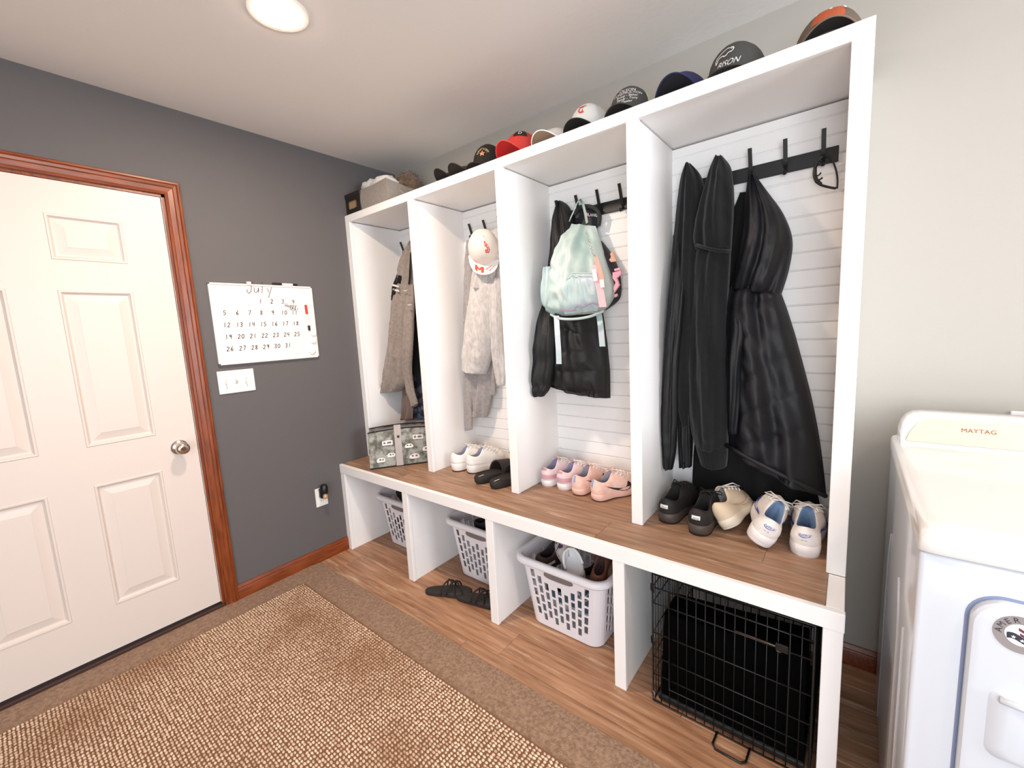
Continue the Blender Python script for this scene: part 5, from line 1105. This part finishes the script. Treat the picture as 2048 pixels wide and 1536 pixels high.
for k, chh in enumerate(word):
    v, f = text2d(chh, .0125, 0); an = math.radians(178 - k * 24) ; cx_, cz_ = math.cos(an) * (RI + .0028), math.sin(an) * (RI + .0028); ro = an - PI / 2
    MB().add([sc_ + Vector((cx_ + a * math.cos(ro) - b_ * math.sin(ro), -.0016, cz_ + a * math.sin(ro) + b_ * math.cos(ro))) for a, b_ in v], f).obj('sticker_lettering', mdk, dd, fix=False)
wv = lambda x, o: o + .0035 * math.sin((x + .02) * 170)
def wave(o, th, x0, x1, m_):
    xs = [x0 + (x1 - x0) * k / 12 for k in range(13)]; p = [(x, wv(x, o)) for x in xs] + [(x, wv(x, o - th)) for x in xs[::-1]]
    p = [(x * min(1, RI * .98 / max(1e-6, math.hypot(x, z))), z * min(1, RI * .98 / max(1e-6, math.hypot(x, z)))) for x, z in p]
    MB().add([sc_ + Vector((x, -.0014, z)) for x, z in p], tess(p)).obj('flag_print', m_, dd, fix=False)
wave(.012, .005, -.004, .016, mrd); wave(.004, .0045, -.002, .018, mrd); wave(-.001, .011, -.017, .012, mdk)
for sx, sz in ((-.009, -.005), (.001, -.0085), (.009, -.004)):
    st = [(.0032 * (1 if k % 2 == 0 else .42) * math.sin(k * PI / 5), .0032 * (1 if k % 2 == 0 else .42) * math.cos(k * PI / 5)) for k in range(10)]
    MB().add([sc_ + Vector((sx + a, -.0018, sz + b_)) for a, b_ in st], tess(st)).obj('star_print', white_f.data.materials[0], dd, fix=False)
for xx in (DX0 + .05, DX1 - .05):
    for yy in (DYF + .06, DYB - .06): MB().lathe([(.018, 0), (.018, .006), (.01, .008), (.01, .014)], (xx, yy, 0), (0, 0, 1), 16).obj('foot', 'plastic_black', t)
# wall outlet box behind the dryer
t = thing('wall_plate', (2.95, -.004, 1.0), 'plain white wall plate on the pale wall behind the dryer', 'wall plate')
MB().bbox((2.888, -.008, .915), (2.97, -.0005, 1.028), .003, 2).obj('plate', 'plastic_white', t)
for z in (.995, .95): MB().bbox((2.915, -.011, z - .014), (2.943, -.007, z + .014), .003, 2).obj('socket', 'plastic_white', t)

# ================================================================ things on the dark wall
M['wb'] = mat('whiteboard', '#f3ede7', .22, coat=.2); M['wbframe'] = mat('white_board_frame', '#e9e4df', .4)
M['ink'] = mat('dry_erase_ink', '#4a2418', .6); M['gridline'] = mat('faint_grid_print', '#ddd5cf', .5)
by0, by1, bz0, bz1 = -1.197, -.678, 1.246, 1.657
t = thing('calendar_board', (0, (by0 + by1) / 2, bz0), 'white dry erase July calendar board on the dark grey wall', 'whiteboard')
brd = MB().box((.0005, by0 + .004, bz0 + .004), (.009, by1 - .004, bz1 - .004)).obj('writing_surface', 'wb', t)
for a, b_ in (((by0, bz0), (by1, bz0 + .009)), ((by0, bz1 - .009), (by1, bz1)), ((by0, bz0), (by0 + .009, bz1)), ((by1 - .009, bz0), (by1, bz1))): MB().bbox((.0005, a[0], a[1]), (.0145, b_[0], b_[1]), .0015, 1).obj('frame_strip', 'wbframe', t)
BX = .0095
def bpt(u, v, o=0.0): return Vector((BX + o, by0 + (by1 - by0) * u, bz0 + (bz1 - bz0) * v))
gu = [.055 + .111 * k for k in range(8)]; gv = [.07 + .148 * k for k in range(6)]
g = MB()
for u in gu: g.box(bpt(u - .0010, gv[0], -.0004), bpt(u + .0010, gv[-1], .0001))
for v in gv: g.box(bpt(gu[0], v - .0012, -.0004), bpt(gu[-1], v + .0012, .0001))
g.box(bpt(gu[0], .845, -.0004), bpt(gu[-1], .85, .0001)); g.obj('grid_print', 'gridline', brd)
DG = {'0': [[(.5, 1), (.1, .7), (.1, .3), (.5, 0), (.9, .3), (.9, .7), (.5, 1)]], '1': [[(.5, 1), (.5, 0)]], '2': [[(.1, .8), (.5, 1), (.85, .75), (.1, 0), (.9, .05)]], '3': [[(.1, .95), (.7, 1), (.85, .75), (.4, .52), (.85, .3), (.6, 0), (.1, .1)]],
      '4': [[(.2, 1), (.15, .5), (.85, .5)], [(.75, 1), (.7, 0)]], '5': [[(.85, 1), (.25, 1), (.2, .55), (.75, .55), (.8, .2), (.4, 0), (.1, .1)]], '6': [[(.7, 1), (.25, .6), (.15, .2), (.5, 0), (.85, .25), (.5, .5), (.2, .3)]], '7': [[(.1, 1), (.85, 1), (.4, 0)]],
      '8': [[(.5, .52), (.15, .78), (.5, 1), (.85, .78), (.5, .52), (.15, .2), (.5, 0), (.85, .2), (.5, .52)]], '9': [[(.85, .8), (.5, 1), (.2, .75), (.5, .5), (.85, .75), (.75, 0)]],
      'J': [[(.3, 1), (1.0, 1)], [(.7, 1), (.65, .15), (.35, -.1), (.0, .1), (.1, .3)]], 'u': [[(.1, .5), (.12, .1), (.4, 0), (.7, .2), (.75, .5), (.8, 0)]], 'l': [[(.35, 1.1), (.3, 0)]], 'y': [[(.1, .5), (.4, .05)], [(.8, .6), (.35, -.45)]],
      'H': [[(.1, 1), (.1, 0)], [(.8, 1), (.75, 0)], [(.1, .5), (.8, .5)]], 'a': [[(.75, .5), (.3, .55), (.1, .25), (.4, 0), (.75, .3), (.8, 0)]], 'p': [[(.15, .5), (.15, -.4)], [(.15, .4), (.6, .55), (.8, .25), (.4, 0), (.15, .1)]], 't': [[(.4, .9), (.4, 0)], [(.1, .6), (.75, .6)]], 'h': [[(.15, 1), (.15, 0)], [(.15, .4), (.6, .5), (.7, 0)]], '!': [[(.4, 1), (.4, .3)], [(.4, .1), (.4, 0)]]}
def write(s, u, v, hgt_, w=.0022, adv=.8, m_='ink', slant=.12):
    vs_, fs_ = [], []; x = 0
    for c in s:
        if c in DG:
            pv, pf = line_art([[(x + a * hgt_ * .62 + b_ * hgt_ * slant, b_ * hgt_) for a, b_ in p] for p in DG[c]], w); k = len(vs_); vs_ += pv; fs_ += [tuple(i + k for i in q) for q in pf]
        x += hgt_ * adv
    o_ = bpt(u, v); return MB().add([o_ + Vector((.0004, a, b_)) for a, b_ in vs_], fs_).obj('handwriting', m_, brd, fix=False)
write('July', .33, .895, .052, .0030, .62)
day = 1
for r in range(5):
    for c in range(7):
        if r == 0 and c < 3: continue
        if day > 31: break
        u = gu[c] + (.045 if r == 0 else .04); write(str(day), u - .012 * (len(str(day)) - 1), gv[4 - r] + .098, .022, .0030, .8); day += 1
write('Happy', gu[6] - .035, gv[4] + .050, .021, .0024, .62); write('4th!', gu[6] + .010, gv[4] - .002, .021, .0024, .62)
# clip on the top edge, marker pens, magnets
MB().bbox(bpt(.335, .985, -.002), bpt(.378, 1.03, .008), .001, 1).obj('clip', mat('clear_clip', '#cfccc8', .3), t)
def marker(name, label, p0, p1, capc, bodyc='#efeae6', tail='#171515'):
    p0, p1 = Vector(p0), Vector(p1); d = (p1 - p0); L_ = d.length; d.normalize(); t = thing(name, p0.lerp(p1, .5), label, 'marker', None)
    MB().lathe([(0, 0), (.0055, 0), (.0068, .006), (.0068, L_ * .36), (0, L_ * .36)], p0, d, 16).obj('marker_cap', mat(name + label[:5] + '_cap', capc, .4), t, smooth=True, auto=40)
    MB().lathe([(0, L_ * .36), (.0062, L_ * .36), (.0062, L_ * .80), (0, L_ * .80)], p0, d, 16).obj('barrel', mat(name + label[:5] + '_barrel', bodyc, .4), t, smooth=True, auto=40)
    MB().lathe([(0, L_ * .80), (.0064, L_ * .80), (.0064, L_ * .97), (.004, L_), (0, L_)], p0, d, 16).obj('tail', mat(name + label[:5] + '_tail', tail, .5), t, smooth=True, auto=40)
    return t
marker('marker_pen', 'red capped marker held upright on the white calendar board', bpt(.905, .745, .008), bpt(.918, .385, .008), '#d9281e')
marker('marker_pen', 'black capped marker resting on the top edge of the calendar board', (.0072, by0 + .305, bz1 + .0072), (.0072, by0 + .44, bz1 + .0072), '#171515')
for u, v, s_, lb in ((.965, .335, 1, 'white round magnet on the calendar board just under the red marker'), (.955, .235, 1.05, 'white round magnet on the calendar board between two others'), (.925, .09, 1.25, 'larger white tilted magnet at the bottom of the calendar board')):
    c = bpt(u, v); tt = thing('magnet', c, lb, 'magnet', None)
    n_ = 4 if s_ > 1.2 else 24
    pts = [(.014 * s_ * math.copysign(abs(math.cos(a)) ** .6, math.cos(a)), .013 * s_ * math.copysign(abs(math.sin(a)) ** .6, math.sin(a))) for a in [2 * PI * k / 24 for k in range(24)]]
    ro = .6 if s_ > 1.2 else 0
    pts = [(a * math.cos(ro) - b_ * math.sin(ro), a * math.sin(ro) + b_ * math.cos(ro)) for a, b_ in pts]
    MB().loft([[c + Vector((h_, a * f, b_ * f)) for a, b_ in pts] for h_, f in ((.0, 1), (.007, 1), (.011, .92), (.013, .7))]).obj('button', 'plastic_white', tt, smooth=True, auto=60)
# switches
t = thing('light_switch', (0, -1.125, 1.157), 'three gang white toggle switch plate under the calendar board', 'light switch')
MB().bbox((.0003, -1.2095, 1.0985), (.0065, -1.0405, 1.216), .003, 2).obj('plate', 'plastic_white', t)
for k, up in enumerate((-1, 1, -1)):
    y = -1.173 + .046 * k
    MB().bbox((.006, y - .006, 1.144), (.0072, y + .006, 1.170), .0005, 1).obj('slot', mat('switch_slot', '#cfc4ba', .5), t)
    g = MB(); g.loft([[Vector((.006, y - .0045, 1.157 - .008)), Vector((.006, y + .0045, 1.157 - .008)), Vector((.006, y + .0045, 1.157 + .008)), Vector((.006, y - .0045, 1.157 + .008))], [Vector((.021, y - .0035, 1.157 + .010 * up - .004)), Vector((.021, y + .0035, 1.157 + .010 * up - .004)), Vector((.021, y + .0035, 1.157 + .010 * up + .004)), Vector((.021, y - .0035, 1.157 + .010 * up + .004))]]); g.obj('toggle', 'plastic_white', t)
    for z in (1.127, 1.187): MB().disc((.0063, y, z), (1, 0, 0), .0032, 10, .001).obj('screw', mat('pale_screw', '#d8cec5', .4), t)
# outlet with a plug-in air freshener
t = thing('wall_outlet', (0, -.755, .397), 'white wall outlet low on the dark wall beside the bench', 'outlet')
MB().bbox((.0003, -.792, .340), (.0065, -.718, .455), .003, 2).obj('plate', 'plastic_white', t)
for z in (.372, .422):
    s_ = MB().bbox((.006, -.773, z - .0165), (.0085, -.737, z + .0165), .006, 3).obj('socket', 'plastic_white', t)
    for yy in (-.761, -.749): MB().box((.0083, yy - .001, z - .002), (.0088, yy + .001, z + .008)).obj('slot', 'dark', s_)
t = thing('air_freshener', (.03, -.75, .42), 'black plug-in air freshener with an amber bottle in the wall outlet', 'air freshener')
MB().bbox((.009, -.775, .396), (.046, -.732, .458), .010, 3).obj('housing', 'plastic_black', t, smooth=True, auto=50)
MB().lathe([(.0, 0), (.021, 0), (.022, .012), (.022, .040), (.016, .052), (0, .054)], (.042, -.752, .428), (0, 0, 1), 20).obj('warmer', 'plastic_black', t, smooth=True, auto=50)
MB().lathe([(.0, 0), (.010, 0), (.015, .004), (.015, .022), (.009, .030), (.009, .036), (0, .036)], (.046, -.752, .394), (0, 0, 1), 18).obj('bottle', mat('amber_glass', '#b98d5c', .15, coat=.5), t, smooth=True, auto=50)
# ================================================================ woven rug
M['rug_base'] = mat('jute_backing', '#7a563d', .95)
m = mat('jute_nubs', '#b89275', .95, '#e0c8ae', 55, detail=4, mixlo=.30, mixhi=.62, sheen=.1)
# soiled patches
nt = m.node_tree; b = nt.nodes['Principled BSDF']; base = b.inputs['Base Color'].links[0].from_socket
n = nt.nodes.new('ShaderNodeTexNoise'); n.inputs['Scale'].default_value = 2.3; n.inputs['Detail'].default_value = 4
tc = [x for x in nt.nodes if x.type == 'TEX_COORD'][0]; nt.links.new(tc.outputs['Object'], n.inputs['Vector'])
r = nt.nodes.new('ShaderNodeValToRGB'); r.color_ramp.elements[0].position = .48; r.color_ramp.elements[1].position = .72; nt.links.new(n.outputs[0], r.inputs[0])
mx = nt.nodes.new('ShaderNodeMixRGB'); mx.blend_type = 'MULTIPLY'; mx.inputs[2].default_value = lin('#c9b49c'); nt.links.new(r.outputs[0], mx.inputs[0]); nt.links.new(base, mx.inputs[1]); nt.links.new(mx.outputs[0], b.inputs['Base Color'])
M['rug'] = m
RX0, RX1, RY0, RY1 = .175, 2.30, -2.60, -.985
t = thing('area_rug', ((RX0 + RX1) / 2, (RY0 + RY1) / 2, .005), 'chunky woven tan jute rug lying on the brown carpet', 'rug')
MB().bbox((RX0, RY0, .0052), (RX1, RY1, .0125), .002, 1).obj('backing', 'rug_base', t)
# nubs in rows along x, each a small rounded loop
px_, py_ = .0162, .0108
nx = int((RX1 - RX0) / px_); ny = int((RY1 - RY0) / py_)
rng = np.random.default_rng(3)
I, J = np.meshgrid(np.arange(nx), np.arange(ny), indexing='ij'); I = I.ravel(); J = J.ravel()
K = len(I)
cx = RX0 + (I + .5 + .5 * (J % 2) * .0 + rng.uniform(-.16, .16, K)) * px_; cy = RY0 + (J + .5 + rng.uniform(-.10, .10, K)) * py_
cz = np.full(K, .0118) + rng.uniform(-.0008, .0012, K)
sx = px_ * rng.uniform(.36, .50, K); sy = py_ * rng.uniform(.36, .47, K); sz = rng.uniform(.0042, .0062, K); ro = rng.uniform(-.25, .25, K)
tpl = []
for (zz, rr_, n_) in ((0, 1, 6), (.62, .78, 6)):
    for k in range(n_): tpl.append((rr_ * math.cos(2 * PI * (k + .5) / n_), rr_ * math.sin(2 * PI * (k + .5) / n_), zz))
tpl.append((0, 0, 1.0)); tpl = np.array(tpl)
faces = [(k, (k + 1) % 6, 6 + (k + 1) % 6, 6 + k) for k in range(6)]; tris = [(6 + k, 6 + (k + 1) % 6, 12) for k in range(6)]
X = tpl[None, :, 0] * sx[:, None]; Y = tpl[None, :, 1] * sy[:, None]
V = np.stack([cx[:, None] + X * np.cos(ro)[:, None] - Y * np.sin(ro)[:, None], cy[:, None] + X * np.sin(ro)[:, None] + Y * np.cos(ro)[:, None], cz[:, None] + tpl[None, :, 2] * sz[:, None]], -1).reshape(-1, 3)
off = np.arange(K)[:, None] * 13
loopv = np.concatenate([(np.array(faces).reshape(1, -1) + off), (np.array(tris).reshape(1, -1) + off)], 1).ravel()
ls = np.array([4] * 6 + [3] * 6); starts1 = np.concatenate([[0], np.cumsum(ls)[:-1]]); tot = ls.sum()
starts = (starts1[None, :] + np.arange(K)[:, None] * tot).ravel(); totals = np.tile(ls, K)
me = bpy.data.meshes.new('nubs'); me.vertices.add(len(V)); me.vertices.foreach_set('co', V.ravel()); me.loops.add(len(loopv)); me.loops.foreach_set('vertex_index', loopv.astype(np.int32))
me.polygons.add(len(starts)); me.polygons.foreach_set('loop_start', starts.astype(np.int32)); me.polygons.foreach_set('loop_total', totals.astype(np.int32)); me.polygons.foreach_set('use_smooth', np.ones(len(starts), bool)); me.update(calc_edges=True); me.validate()
me.materials.append(M['rug']); o = bpy.data.objects.new('nubs', me); COL.objects.link(o); attach(o, t); o['kind'] = 'stuff'
